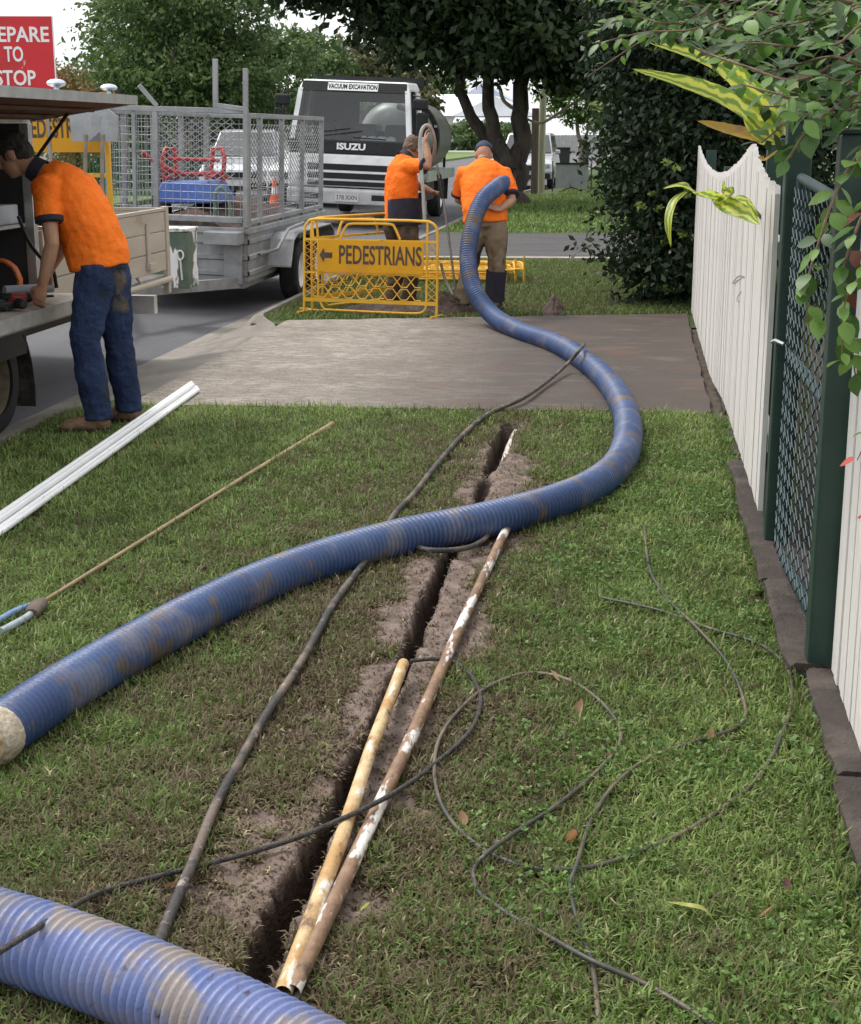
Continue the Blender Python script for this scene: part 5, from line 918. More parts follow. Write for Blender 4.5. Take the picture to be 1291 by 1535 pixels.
MB().span((UX - .035, 8.90, 1.05), (UX + .005, 11.35, 1.07)).build('side_cap', M_beige, ut, True); MB().span((-5.37, 11.365, 1.05), (UX - .036, 11.405, 1.07)).build('tail_cap', M_beige, ut, True)
MB().span((UX - .032, 11.345, .42), (UX + .012, 11.41, 1.08)).build('corner_post', M_beige, ut, True, bevel=.004); MB().span((UX + .001, 10.86, .66), (UX + .018, 10.92, .98)).build('latch', M_beige, ut, True, bevel=.004); MB().span((UX + .001, 10.84, .64), (UX + .04, 10.98, .69)).build('latch', M_beige, ut, True, bevel=.004)
MB().tube([(UX + .02, 8.95, .53), (UX + .02, 11.36, .53)], .024, 10).build('rope_rail', M_beige, ut, True, True)
for y in (9.4, 10.1, 10.7): MB().bar((UX + .02, y, .53), (UX - .03, y, .60), .02, .02).build('rail_bracket', M_beige, ut, True)
MB().span((-4.3, 11.30, .26), (UX - .1, 11.38, .40)).build('rear_bar', mat('white_bar', (.62, .62, .62), .5, col2=(.5, .48, .45), scale=5), ut, True)
# canopy: three walls, roof, shelf, jambs
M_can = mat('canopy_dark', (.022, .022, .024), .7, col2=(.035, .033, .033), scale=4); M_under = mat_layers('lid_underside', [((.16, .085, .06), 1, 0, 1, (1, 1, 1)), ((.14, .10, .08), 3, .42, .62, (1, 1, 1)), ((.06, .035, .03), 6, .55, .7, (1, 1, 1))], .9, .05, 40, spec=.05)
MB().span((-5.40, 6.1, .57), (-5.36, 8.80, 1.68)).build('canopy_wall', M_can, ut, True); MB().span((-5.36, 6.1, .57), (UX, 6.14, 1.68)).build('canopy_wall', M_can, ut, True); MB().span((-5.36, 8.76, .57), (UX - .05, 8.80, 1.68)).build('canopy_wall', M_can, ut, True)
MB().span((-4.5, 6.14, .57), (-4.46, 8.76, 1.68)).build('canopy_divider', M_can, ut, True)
MB().span((-5.42, 6.08, 1.681), (UX + .0, 8.82, 1.72)).build('canopy_roof', M_alu, ut, True); MB().span((UX - .05, 8.755, .57), (UX + .01, 8.815, 1.68)).build('door_jamb', M_alu, ut, True, bevel=.004)
MB().span((-4.46, 6.14, .98), (UX - .12, 8.2, 1.0)).build('shelf', M_alu, ut, True)
hin = Vector((UX + .02, 0, 1.70)); out_ = Vector((-2.93, 0, 1.80)); dv = (out_ - hin); nv = Vector((-dv.z, 0, dv.x)).normalized()
q = [hin, out_, out_ + nv * .03, hin + nv * .03]; lid = MB().prism([Vector((p.x, 6.1, p.z)) for p in q], (0, 2.66, 0)).build('canopy_lid', M_under, ut, True)
MB().prism([Vector((p.x, 6.09, p.z)) for p in (hin + nv * .031, out_ + nv * .031, out_ + nv * .036, hin + nv * .036)], (0, 2.68, 0)).build('lid_skin', M_alu, lid)
MB().span((out_.x, 6.09, out_.z - .015), (out_.x + .012, 8.775, out_.z + .037)).build('lid_edge', M_alu, lid); MB().prism([Vector((p.x, 8.762, p.z)) for p in (hin - nv * .012, out_ - nv * .012, out_ + nv * .03, hin + nv * .03)], (0, .012, 0)).build('lid_edge', M_alu, lid)
for t in (.28, .62): p = hin + dv * t; MB().span((p.x - .02, 6.2, p.z - .02), (p.x + .02, 8.7, p.z - .003)).build('lid_rib', M_under, lid)
for px_ in (24, 152):
    p = at(px_, 133, 8.55 if px_ > 100 else 7.75); x_ = out_.x - .08; p = Vector((x_, p.y, out_.z + .03)); h_ = MB().ball((p.x, p.y, p.z + .045), (.05, .055, .022), 12, 6).build('lid_handle', mat('bright_alloy', (.62, .66, .72), .25, .8, col2=(.5, .54, .6), scale=9), lid, smooth=True)
    MB().lathe([(.018, 0), (.012, .03), (.02, .045)], (p.x, p.y, p.z), 'z', 10).build('handle_stem', MATS['bright_alloy'], h_, smooth=True)
MB().tube([(UX + .02, 8.70, 1.42), (-3.32, 8.70, 1.735)], .011, 8).build('gas_strut', M_blk, ut, True, True)
dd = MB().span((UX + .01, 6.1, .655), (-3.22, 8.74, .685)).build('drop_door', mat_layers('scuffed_door', [((.33, .28, .23), 1, 0, 1, (1, 1, 1)), ((.45, .4, .34), 5, .45, .6, (1, .3, 1)), ((.16, .12, .09), 8, .55, .7, (1, 1, 1))], .6, .2, 60), ut, True); MB().span((-3.221, 6.1, .62), (-3.205, 8.74, .695)).build('door_trim', M_alu, dd)
MB().tube([(-3.30, 6.1, .60), (-3.30, 8.55, .60)], .02, 10).build('step_rail', M_beige, ut, True, True); MB().tube([(-3.30, 8.5, .60), (-3.30, 8.57, .60)], .028, 10).build('rail_clamp', mat('brass_clamp', (.4, .28, .1), .5, .3), ut, True, True)
for y in (6.5, 8.4): MB().bar((-3.31, y, .60), (UX - .02, y, .52), .03, .03).build('rail_bracket', M_blk, ut, True)
M_rimt = mat_layers('tan_rim', [((.26, .21, .15), 1, 0, 1, (1, 1, 1)), ((.12, .09, .07), 6, .45, .65, (1, 1, 1))], .55, .1, 40, metal=.3)
for y in (8.20, 4.9):
    for x, s_ in ((-3.76, 1), (-5.18, -1)): t = wheel(ut, x, y, .315, .25, s_, M_rimt, .64, True); t.location.z = -.09
pr = [(8.53, .46), (8.60, .40), (8.66, .26), (8.68, .12), (8.67, .0)]; v = []
for y, z in pr: v += [(-3.90, y, z), (-3.62, y, z)]
MB().add(v + [(q[0], q[1] + .012, q[2]) for q in v], [(2 * i, 2 * i + 1, 2 * i + 3, 2 * i + 2) for i in range(4)] + [(10 + 2 * i, 12 + 2 * i, 13 + 2 * i, 11 + 2 * i) for i in range(4)] + [(2 * i + 1, 2 * i + 11, 2 * i + 13, 2 * i + 3) for i in range(4)] + [(8, 9, 19, 18)]).build('mud_flap', mat_layers('dirty_rubber', [((.035, .032, .03), 1, 0, 1, (1, 1, 1)), ((.17, .14, .11), 4, .46, .66, (1, 1, 1))], .8, .3, 40), ut, True)
MB().span((-3.9, 7.85, .34), (UX - .02, 8.6, .49)).build('wheel_arch', M_blk, ut, True)
# cab beyond the edge of the picture
MB().add([(x, y, z) for x in (-5.3, -3.65) for y, z in ((2.6, .25), (2.6, .95), (3.0, 1.05), (3.5, 1.85), (5.7, 1.88), (6.0, 1.0), (6.0, .25))], [(0, 1, 2, 3, 4, 5, 6), (13, 12, 11, 10, 9, 8, 7)] + [(k, 7 + k, 7 + (k + 1) % 7, (k + 1) % 7) for k in range(7)]).build('cab', M_sil, ut, True, bevel=.05)
MB().add([(-5.2, 3.02, 1.12), (-3.75, 3.02, 1.12), (-3.75, 3.44, 1.78), (-5.2, 3.44, 1.78)], [(0, 1, 2, 3)]).build('windscreen', M_dkglass, ut, True)
# things on and in the ute
o = tag(MB().span((-3.92, 8.36, 1.101), (-3.66, 8.70, 1.215)).build('grey_case', mat('grey_plastic', (.32, .34, .37), .5, col2=(.4, .42, .44), scale=6), bevel=.01), 'grey plastic case on the shelf inside the dark canopy', 'case')
tag(MB().tube([(-3.77 + .12 * math.cos(a * .5) * (1 + .02 * (a % 3)), 8.62 + .02 * math.sin(a * 1.7), .76 + .13 * math.sin(a * .5)) for a in np.arange(0, 60, .5)], .011, 6).build('coiled_lead', mat('orange_lead', (.5, .13, .03), .6), smooth=True), 'orange extension lead coiled inside the canopy below the grey case', 'cable')
MB().span((-4.46, 8.3, 1.08), (UX - .04, 8.755, 1.10)).build('shelf', M_alu, ut, True)
def drill(x, y, rz, label):
    r = thing('cordless_drill', label, 'drill', (x, y, .687), rz, group='red power tools')
    MB().tube([(-.09, 0, .04), (-.05, 0, .04), (.05, 0, .04), (.08, 0, .04)], [.02, .027, .026, .018], 12).build('motor', mat('tool_red', (.36, .035, .03), .4, col2=(.25, .03, .03), scale=14), r, smooth=True)
    MB().tube([(.08, 0, .04), (.13, 0, .04), (.135, 0, .04), (.19, 0, .04)], [.02, .017, .008, .006], 10).build('chuck', M_blk, r, smooth=True)
    MB().tube([(-.115, 0, .04), (-.10, 0, .04), (-.055, 0, .04)], [.018, .029, .030], 12).build('end_cap', M_blk, r, smooth=True); MB().tube([(.03, 0, .04), (.055, 0, .04)], [.029, .028], 12).build('collar', M_blk, r, smooth=True); MB().bar((-.03, 0, .03), (-.05, .13, .028), .035, .04).build('handle', M_blk, r, bevel=.01); MB().box((-.055, .155, .032), (.11, .06, .06)).build('battery', M_blk, r, bevel=.01); return r
drill(-3.36, 7.85, 2.4, 'red cordless drill lying on the drop door with its chuck towards the worker'); drill(-3.42, 8.08, .7, 'red cordless drill lying on the drop door under the grey tube'); drill(-3.45, 7.62, -.4, 'red cordless drill lying on the drop door deepest in the canopy shadow')
tag(MB().tube([(-3.50, 8.05, .77), (-3.31, 8.28, .765)], .026, 12).build('grey_tube', mat('grey_pvc', (.36, .38, .42), .5, col2=(.3, .32, .36), scale=8), smooth=True), 'short grey plastic tube lying across the tools on the drop door', 'tube')
tag(MB().tube(spline([(-3.6, 8.55, 1.15), (-3.53, 8.5, 1.02), (-3.45, 8.46, .93), (-3.36, 8.42, .86), (-3.34, 8.42, .75)], 6), .011, 8).build('black_lead', M_blk, smooth=True), 'black lead hanging from the canopy beside the worker\'s arm', 'cable')
tag(MB().lathe([(.001, .0), (.10, .0), (.115, .26), (.12, .27), (.12, .295), (.001, .30)], (UX - .32, 10.55, .562 + .25), 'z', 24).build('white_tub', mat('white_tub', (.75, .75, .75), .5, col2=(.68, .68, .67), scale=8), smooth=True), 'white lidded tub standing in the tray', 'bucket')
tag(MB().span((UX - .50, 10.35, .562), (UX - .15, 10.8, .81)).build('crate', M_blk, bevel=.01), 'black crate under the white tub in the tray', 'crate')
# sign on its stand
Mr = Matrix.Rotation(R(-9), 4, 'Z'); sg = thing('road_sign', 'red sign with white letters reading PREPARE TO STOP standing in the tray', 'sign', (at(22, 95, 11.15).x, 11.15, .565), rz=R(9))
z0 = 1.31; M_sred = mat_layers('sign_red', [((.60, .02, .03), 1, 0, 1, (1, 1, 1)), ((.50, .025, .03), 5, .45, .65, (1, 1, 1)), ((.75, .5, .45), 11, .685, .72, (1, 1, .4))], .3, .02, 40); M_sw = mat('sign_white', (.82, .82, .82), .4)
MB().box((0, 0, z0 + .28), (.60, .006, .62)).build('plate', M_sred, sg); MB().box((.299, 0, z0 + .28), (.008, .012, .62)).build('edge', M_sw, sg)
for t, z in (('PREPARE', .425), ('TO', .285), ('STOP', .115)): text('lettering', t, .15, M_sw, sg, Matrix.Translation((.0, -.0055, z0 + z + .03)) @ Matrix.Rotation(math.pi / 2, 4, 'X'), .0015, fit=dict(PREPARE=.53, TO=.14, STOP=.30)[t], bold=.003)
for x in (-.22, .22): MB().bar((x, .02, 0), (x, .012, z0 + .5), .03, .02).build('leg', M_galv, sg)
lv = thing('spirit_level', 'black and yellow bar lying across the open canopy lid', 'tool', (-3.1, 8.5, 1.83))
a, b = at(100, 128, 8.62), at(186, 151, 8.55); a = Vector((-3.27, 8.66, hin.z + dv.z * .52 + .075)); b = Vector((-2.99, 8.62, out_.z + .055))
MB().bar(a, b, .07, .035).build('bar', M_blk, lv, True); MB().bar(a + Vector((0, -.043, -.01)), b + Vector((0, -.043, -.01)), .014, .03).build('yellow_edge', mat('yellow_plastic', (.62, .36, .03), .5), lv, True)
# ---- passenger cars seen far off and through the cage
def car(name, label, x, y, rz, paint, kind='wagon', z=0., lights=True):
    c = thing(name, label, 'car', (x, y, z), rz); m = mat('paint_' + paint, *{'silver': ((.48, .50, .53), .3, .3), 'white': ((.72, .73, .74), .3), 'red': ((.45, .02, .05), .3), 'blue': ((.42, .50, .60), .3, .2)}[paint])
    W = .87; Lf = 4.6; ro = {'wagon': 1.72, 'ute': 1.72, 'sedan': 1.42}[kind]; b0 = {'wagon': 1.05, 'ute': 1.05, 'sedan': .90}[kind]
    body = [(0, .32), (-.04, .55), (.05, .78), (.25, b0 - .14), (1.25, b0), (4.35, b0), (4.55, b0 - .2), (4.6, .5), (4.5, .32), (3.9, .3), (3.85, .5), (3.65, .66), (3.35, .66), (3.15, .5), (3.1, .3), (1.2, .3), (1.15, .5), (.95, .66), (.65, .66), (.45, .5), (.4, .3)]
    v = [(-W + .05 * (z_ > b0 - .2), y_, z_) for y_, z_ in body] + [(W - .05 * (z_ > b0 - .2), y_, z_) for y_, z_ in body]; k = len(body)
    MB().add(v, [tuple(range(k - 1, -1, -1)), tuple(range(k, 2 * k))] + [(i, (i + 1) % k, k + (i + 1) % k, k + i) for i in range(k)]).build('body', m, c, bevel=.04)
    e = {'wagon': (4.1, 4.45), 'ute': (2.55, 2.7), 'sedan': (3.5, 4.1)}[kind]; cab = [(1.1, b0), (1.85, ro - .04), (2.2, ro), (e[0], ro - .02), (e[1], b0)]; wt = W - .2
    MB().add([(s_ * (W - .06 if z_ <= b0 else wt), y_, z_ - (.0 if z_ > b0 else .01)) for s_ in (-1, 1) for y_, z_ in cab], [(4, 3, 2, 1, 0), (5, 6, 7, 8, 9), (0, 1, 6, 5), (1, 2, 7, 6), (2, 3, 8, 7), (3, 4, 9, 8)]).build('cabin', m, c, bevel=.03)
    q = lambda t, s_, o: (s_ * (W - .1 - (W - .1 - wt + .05) * t), 1.1 + (1.85 - 1.1) * t - o, b0 + (ro - .04 - b0) * t + o * .9)
    MB().add([q(.08, -1, .02), q(.08, 1, .02), q(.93, 1, .02), q(.93, -1, .02)], [(0, 1, 2, 3)]).build('windscreen', M_dkglass, c)
    for s_ in (-1, 1):
        o = lambda y_, t: (s_ * (W - .06 - (W - .06 - wt) * t + .008), y_, b0 + (ro - b0) * t); ye = e[0] - .1
        MB().add([o(1.32, .1), o((1.3 + ye) / 2 - .04, .1), o((1.4 + ye) / 2 - .04, .86), o(1.9, .86)], [(0, 1, 2, 3)]).build('side_window', M_dkglass, c); MB().add([o((1.3 + ye) / 2 + .04, .1), o(ye + .1, .1), o(ye - .02, .86), o((1.4 + ye) / 2 + .04, .86)], [(0, 1, 2, 3)]).build('side_window', M_dkglass, c)
        MB().box((s_ * (W + .07), 1.5, b0 + .08), (.16, .1, .13)).build('mirror', m, c, bevel=.03)
        MB().box((s_ * .62, .03, .72), (.34, .1, .15)).build('headlight', mat('headlight_lens', (.42, .44, .46), .1, .3), c, bevel=.03)
        for y_ in (.8, 3.5): wheel(c, s_ * (W - .1), y_, .33, .2, s_)
    MB().span((-.55, -.045, .58), (.55, .0, .74)).build('grille', M_blk, c); MB().span((-.8, -.06, .34), (.8, .02, .5)).build('bumper', M_blk if kind != 'sedan' else m, c, bevel=.03); MB().span((-.2, -.075, .45), (.2, -.062, .54)).build('number_plate', mat('plate_white', (.62, .6, .62), .5), c)
    if kind == 'ute': MB().span((-.86, 2.75, .98), (.86, 4.62, 1.2)).build('tray_side', m, c, bevel=.03)
    return c
p = at(365, 255, 36); car('parked_ute', 'silver ute parked across the road, seen through the trailer cage', p.x, 35.2, .08, 'silver', 'ute', road_z(p.x) + .02)
p = at(438, 255, 33); car('parked_car', 'white wagon seen through the side of the trailer cage', p.x, 34.0, -.12, 'white', 'wagon', road_z(p.x) + .02)
car('parked_wagon', 'silver four-wheel-drive wagon parked behind the timber posts', -3.55, 48.0, .0, 'silver', 'wagon', -.07)
p = at(767, 230, 60); car('parked_sedan', 'pale blue sedan parked behind the forked street tree', p.x - .25, 58, .0, 'blue', 'sedan', -.07)
p = at(700, 222, 148); car('parked_sedan', 'red sedan in the cross street before the white houses', p.x - 2.2, 149, math.pi / 2, 'red', 'sedan', -.05)
# ================================================================== BARRIERS
M_yel = mat_layers('yellow_paint', [((.72, .38, .02), 1, 0, 1, (1, 1, 1)), ((.78, .46, .05), 5, .42, .65, (1, 1, 1)), ((.32, .15, .04), 8, .66, .74, (1, 1, 1))], .45, .08, 60)
M_yelp = mat_layers('yellow_plate', [((.68, .33, .01), 1, 0, 1, (1, 1, 1)), ((.60, .28, .02), 4, .45, .65, (1, 1, 1)), ((.30, .16, .05), 9, .68, .78, (1, 1, 1))], .4, .03, 60)
M_let = mat('black_lettering', (.05, .035, .03), .5, col2=(.09, .06, .04), scale=20)
def make_barrier(label, lettering=True):
    b = thing('pedestrian_barrier', label, 'barrier', group='yellow pedestrian barriers'); W, H = 1.30, .87
    MB().tube(spline([(0, 0, .0), (.0, 0, .4), (.005, 0, .74), (.03, 0, .82), (.09, 0, .855), (.3, 0, .86)], 5) + [Vector((W - .3, 0, .86))] + spline([(W - .09, 0, .855), (W - .03, 0, .82), (W - .005, 0, .74), (W, 0, .4), (W, 0, 0)], 5), .0125, 8).build('outer_frame', M_yel, b, smooth=True)
    for z, t in ((.675, .022), (.375, .016), (.125, .034)): MB().bar((.005, -.002, z), (W - .005, -.002, z), .014, t).build('rail', M_yel, b)
    for x in (.14, W - .1): MB().tube([(x, 0, .11), (x, 0, .67 if x < .5 else .85)], .011, 8).build('upright', M_yel, b, smooth=True)
    MB().tube([(.09, 0, .68), (.075, 0, .85)], .011, 8).build('upright', M_yel, b, smooth=True)
    MB().tube(spline([(.36, 0, .685), (.41, 0, .79), (.46, 0, .82), (.6, 0, .825), (.84, 0, .825), (.89, 0, .79), (.94, 0, .69)], 4), .012, 8).build('handle', M_yel, b, smooth=True)
    MB().tube(spline([(.16, 0, .11), (.2, 0, .045), (.28, 0, .035), (.9, 0, .03), (1.12, 0, .035), (1.18, 0, .06), (1.2, 0, .11)], 5), .011, 8).build('foot_loop', M_yel, b, smooth=True)
    for x in (0, W): MB().tube([(x - .0, -.16, .012), (x, .16, .012)], .012, 8).build('foot', M_yel, b, smooth=True)
    for z0, z1, x0, x1, p in ((.14, .37, .15, W - .1, .158),):
        for row in range(2):
            zz = z0 + (z1 - z0) * row / 2; hh = (z1 - z0) / 2
            for sgn in (0, 1):
                pts = []; x = x0; up = sgn
                while x < x1 - .01: pts += [(x, .0, zz + hh * (.5 + (.42 if up else -.42) * (1 if sgn == 0 else 1))), (min(x + p * .35, x1), 0, zz + hh * (.5 + (.42 if up else -.42)))]; x += p * .85; up = 1 - up
                MB().tube(pts, .0055, 5).build('mesh_wire', M_yel, b, smooth=True)
    for x0 in (.0, W - .1):
        for sgn in (0, 1): MB().tube([(x0 + .008 + (.11 if (k + sgn) % 2 else 0) * (1 if x0 == 0 else .75), 0, .15 + k * .065) for k in range(9)], .005, 5).build('mesh_wire', M_yel, b, smooth=True)
    if lettering:
        pl = MB().span((.145, -.024, .385), (W - .125, -.016, .672)).build('sign_plate', M_yelp, b)
        text('lettering', 'PEDESTRIANS', .235, M_let, pl, Matrix.Translation((.755, -.0255, .535)) @ Matrix.Rotation(math.pi / 2, 4, 'X'), .001, fit=.80, bold=.004)
        MB().prism([(.165, -.0245, .535), (.205, -.0245, .60), (.215, -.0245, .56), (.29, -.0245, .56), (.29, -.0245, .51), (.215, -.0245, .51), (.205, -.0245, .47)], (0, -.002, 0)).build('arrow', M_let, pl)
    return b
b1 = make_barrier('yellow barrier with a plate and arrow reading PEDESTRIANS before the workers'); b1.matrix_basis = Matrix.Translation((-3.05, 13.72, .005)) @ Matrix.Rotation(R(-11), 4, 'Z') @ Matrix.Rotation(R(-3), 4, 'X')
b2 = make_barrier('yellow barrier without a plate standing open behind the lettered one', False); b2.matrix_basis = Matrix.Translation((-3.0, 13.86, .005)) @ Matrix.Rotation(R(58), 4, 'Z')
for k, (x, y, rz, lab) in enumerate(((-2.72, 16.6, 8, 'lowest yellow barrier lying flat on the verge behind the workers'), (-2.62, 16.75, 10, 'middle yellow barrier of the flat pile behind the workers'), (-2.52, 16.6, 6, 'topmost yellow barrier of the flat pile behind the workers'))):
    c = copy_tree(b2); c['label'] = lab; c.matrix_basis = Matrix.Translation((x, y, .05 + k * .05)) @ Matrix.Rotation(R(rz), 4, 'Z') @ Matrix.Rotation(R(-88), 4, 'X')
ts = thing('stacked_sign', 'yellow frame sign with black letters standing in the ute tray', 'sign', (-4.30, 11.22, .565)); 
for x in (-.36, .32): MB().bar((x, 0, 0), (x, 0, 1.28), .03, .03).build('upright', M_yel, ts)
for z in (.35, .75, 1.27): MB().bar((-.36, 0, z), (.32, 0, z), .025, .03).build('rail', M_yel, ts)
pl = MB().span((-.35, -.026, .92), (.30, -.018, 1.24)).build('plate', M_yelp, ts); text('lettering', 'PEDESTRIANS', .2, M_let, pl, Matrix.Translation((-.02, -.0275, 1.09)) @ Matrix.Rotation(math.pi / 2, 4, 'X'), .001, fit=.60, bold=.004)
for k, (x, lab) in enumerate(((-4.10, 'grey shovel handle propped in the tray beside the yellow sign'), (-3.97, 'steel shovel blade and handle propped upright behind the worker\'s back'))):
    t = thing('shovel', lab, 'shovel', (x, 10.9, .565)); MB().tube([(0, 0, .03), (.05, .05, 1.05)], .016, 8).build('handle', mat('ash_handle', (.30, .24, .18), .7, col2=(.22, .17, .13), scale=12), t, smooth=True)
    MB().add([(-.06, .05, 1.0), (.16, .05, 1.0), (.17, .06, 1.18), (.05, .07, 1.26), (-.07, .06, 1.18), (-.06, .065, 1.0), (.16, .065, 1.0), (.17, .075, 1.18), (.05, .085, 1.26), (-.07, .075, 1.18)], [(4, 3, 2, 1, 0), (5, 6, 7, 8, 9), (0, 1, 6, 5), (1, 2, 7, 6), (2, 3, 8, 7), (3, 4, 9, 8), (4, 0, 5, 9)]).build('blade', M_galv, t)

# ================================================================== PEOPLE
def lerp(a, b, t): return a + (b - a) * t
def hand(mb, wrist, d, nrm, s=1.):
    """palm, four fingers of unequal length curling towards nrm, and a thumb at the side"""
    d = Vector(d).normalized(); n = Vector(nrm); n = (n - d * n.dot(d)).normalized(); sd = d.cross(n)
    mb.tube([wrist - d * .01, wrist + d * .02 * s, wrist + d * .055 * s, wrist + d * .09 * s], [(.026 * s, .02 * s), (.034 * s, .019 * s), (.041 * s, .019 * s), (.038 * s, .015 * s)], 10, side=sd)
    for k, L in enumerate((.068, .078, .072, .056)):
        b = wrist + d * .085 * s + sd * (k - 1.5) * .0205 * s; L *= s
        mb.tube([b, b + d * L * .42 + n * L * .10, b + d * L * .70 + n * L * .42, b + d * L * .72 + n * L * .82], [.0095 * s, .009 * s, .0085 * s, .0065 * s], 7)
    b = wrist + d * .03 * s - sd * .034 * s; mb.tube([b, b - sd * .022 * s + d * .025 * s + n * .008, b - sd * .024 * s + d * .055 * s + n * .022, b - sd * .014 * s + d * .075 * s + n * .032], [.013 * s, .012 * s, .0105 * s, .008 * s], 7)
def person(label, J, face, up, mats, cap=None, hair=None, vox=.009, torso=None, sleeve=.62, girth=1., leg_r=(.098, .083, .068, .066), cuff=True, boots='brown', wr=.02):
    base = (J['lf'] + J['rf']) / 2; r = thing('person', label, 'person', (base.x, base.y, 0))
    f_ = Vector(face).normalized(); u = Vector(up); u = (u - f_ * u.dot(f_)).normalized(); s_ = f_.cross(u); Mh = Matrix((s_, f_, u)).transposed(); h = J['head']; mb = MB()
    H = lambda x, y, z: h + Mh @ Vector((x, y, z))
    mb.ball(H(0, -.012, .02), (.074, .094, .098), 16, 12, Mh); mb.ball(H(0, .022, -.045), (.058, .066, .068), 14, 10, Mh); mb.ball(H(0, .055, -.085), (.03, .026, .022), 10, 8, Mh)
    mb.tube([H(0, .075, .025), H(0, .098, -.012), H(0, .088, -.024)], [.010, .017, .012], 8); mb.ball(H(0, .072, -.052), (.026, .014, .010), 10, 6, Mh); mb.ball(H(0, .066, .032), (.056, .022, .014), 10, 6, Mh)
    for q in (-1, 1): mb.ball(H(q * .078, -.012, -.012), (.010, .022, .034), 8, 8, Mh); mb.ball(H(q * .03, .074, .012), (.012, .010, .008), 8, 6, Mh)
    mb.tube([lerp(J['neck'], J['chest'], .35), J['neck'], H(0, -.02, -.05)], [.062, .058, .056], 12)
    for q in 'lr':
        S_, E_, W_ = J[q + 's'], J[q + 'e'], J[q + 'w']; mb.tube([lerp(J['chest'], S_, .5), S_, lerp(S_, E_, .5), E_, lerp(E_, W_, .35), W_], [.06, .052, .046, .040, .042, .027], 10); hand(mb, W_, J[q + 'h'] - W_, J.get(q + 'n', V(0, 0, -1)))
        mb.tube([J['pel'], J[q + 'hip'], J[q + 'k'], J[q + 'a']], [.08, .075, .055, .04], 10)
    mb.tube([J['pel'], lerp(J['pel'], J['chest'], .5), J['chest'], J['neck']], [.11, .11, .11, .05], 12)
    remeshed(mb, 'body', mats['skin'], r, vox * .8, 3)
    # shirt
    mb = MB(); side = (J['rs'] - J['ls']).normalized(); T = torso
    mb.tube([p for p, a in T], [a for p, a in T], 20, side=side)
    for q in 'lr':
        S_, E_ = J[q + 's'], J[q + 'e']; mb.tube([lerp(J['chest'], S_, .45), S_, lerp(S_, E_, .5 * sleeve), lerp(S_, E_, sleeve)], [(.085 * girth), .078 * girth, .070 * girth, .068 * girth], 14)
    sh = remeshed(mb, 'shirt', mats['shirt'], r, vox, 5, wr, .10)
    if cuff:
        for q in 'lr': S_, E_ = J[q + 's'], J[q + 'e']; MB().tube([lerp(S_, E_, sleeve - .10), lerp(S_, E_, sleeve - .01), lerp(S_, E_, sleeve + .015)], [.074 * girth, .074 * girth, .062], 16).build('cuff', mats['navy'], sh, True, True)
    MB().tube([lerp(J['neck'], J['chest'], .12), lerp(J['neck'], h, .28)], [.076, .066], 16, caps=False).build('collar', mats['navy'], sh, True, True)
    # trousers
    mb = MB(); hs_ = (J['rhip'] - J['lhip']).normalized(); w0 = T[0][0]; mb.tube([lerp(J['pel'], J['chest'], .32), lerp(J['pel'], J['chest'], .1), J['pel'] - V(0, 0, .06)], [(.165, .125), (.178, .138), (.17, .125)], 18, side=hs_)
    for q in 'lr':
        hp, k, a = J[q + 'hip'], J[q + 'k'], J[q + 'a']; mb.tube([hp + V(0, 0, .05), hp - V(0, 0, .05), lerp(hp, k, .5), k, lerp(k, a, .5), a + V(0, 0, .02), a - V(0, 0, .035)], [.105, .112, leg_r[0], leg_r[1], leg_r[2] + .008, leg_r[3] + .004, leg_r[3] + .008], 16)
    remeshed(mb, 'trousers', mats['trousers'], r, vox, 4, wr * 1.15, .075)
    for q in 'lr':
        a, t = J[q + 'a'], J[q + 'f']; d = (t - a); d.z = 0; d.normalize(); b = V(a.x, a.y, 0); hz = t.z
        mb = MB().tube([b - d * .065 + V(0, 0, .045 + hz), b + d * .02 + V(0, 0, .055 + hz), b + d * .10 + V(0, 0, .048 + hz), b + d * .175 + V(0, 0, .036 + hz), b + d * .205 + V(0, 0, .03 + hz)], [(.036, .036), (.046, .05), (.048, .042), (.046, .034), (.03, .02)], 14, side=d.cross(V(0, 0, 1))); mb.tube([a + V(0, 0, .03), b + V(0, 0, .05 + hz)], [.05, .05], 12)
        bo = remeshed(mb, 'boot', mats['boot'], r, .009, 3); MB().tube([b - d * .073 + V(0, 0, .014 + hz), b + d * .06 + V(0, 0, .014 + hz), b + d * .15 + V(0, 0, .014 + hz), b + d * .216 + V(0, 0, .016 + hz)], [(.040, .016), (.049, .016), (.053, .016), (.034, .014)], 12, side=d.cross(V(0, 0, 1))).build('sole', M_blk, bo, smooth=True)
    if hair: 
        mb = MB(); mb.ball(H(0, -.022, .035), (.082, .098, .095), 18, 12, Mh); mb.ball(H(0, -.055, -.01), (.076, .062, .07), 14, 10, Mh); mb.ball(H(0, .05, .085), (.055, .04, .03), 12, 8, Mh); remeshed(mb, 'hair', hair, r, .010, 2, .02, .025)
    if cap:
        c = MB().lathe([(.001, .088), (.05, .078), (.078, .045), (.088, .0), (.088, -.012), (.083, -.012)], (0, 0, 0), 'z', 20); o = c.build('cap', cap, r, smooth=True); o.matrix_parent_inverse = r.matrix_basis.inverted(); Mx = Mh.to_4x4() @ Matrix.Diagonal((.97, 1.14, 1, 1)); Mx.translation = H(0, -.01, .045); o.matrix_basis = Mx
        MB().add([(-.07, .06, -.008), (-.05, .15, -.02), (0, .175, -.02), (.05, .15, -.02), (.07, .06, -.008), (-.07, .06, .0), (-.05, .15, -.012), (0, .175, -.012), (.05, .15, -.012), (.07, .06, .0)], [(4, 3, 2, 1, 0), (5, 6, 7, 8, 9), (0, 1, 6, 5), (1, 2, 7, 6), (2, 3, 8, 7), (3, 4, 9, 8), (4, 0, 5, 9)]).build('peak', cap, o)
    return r
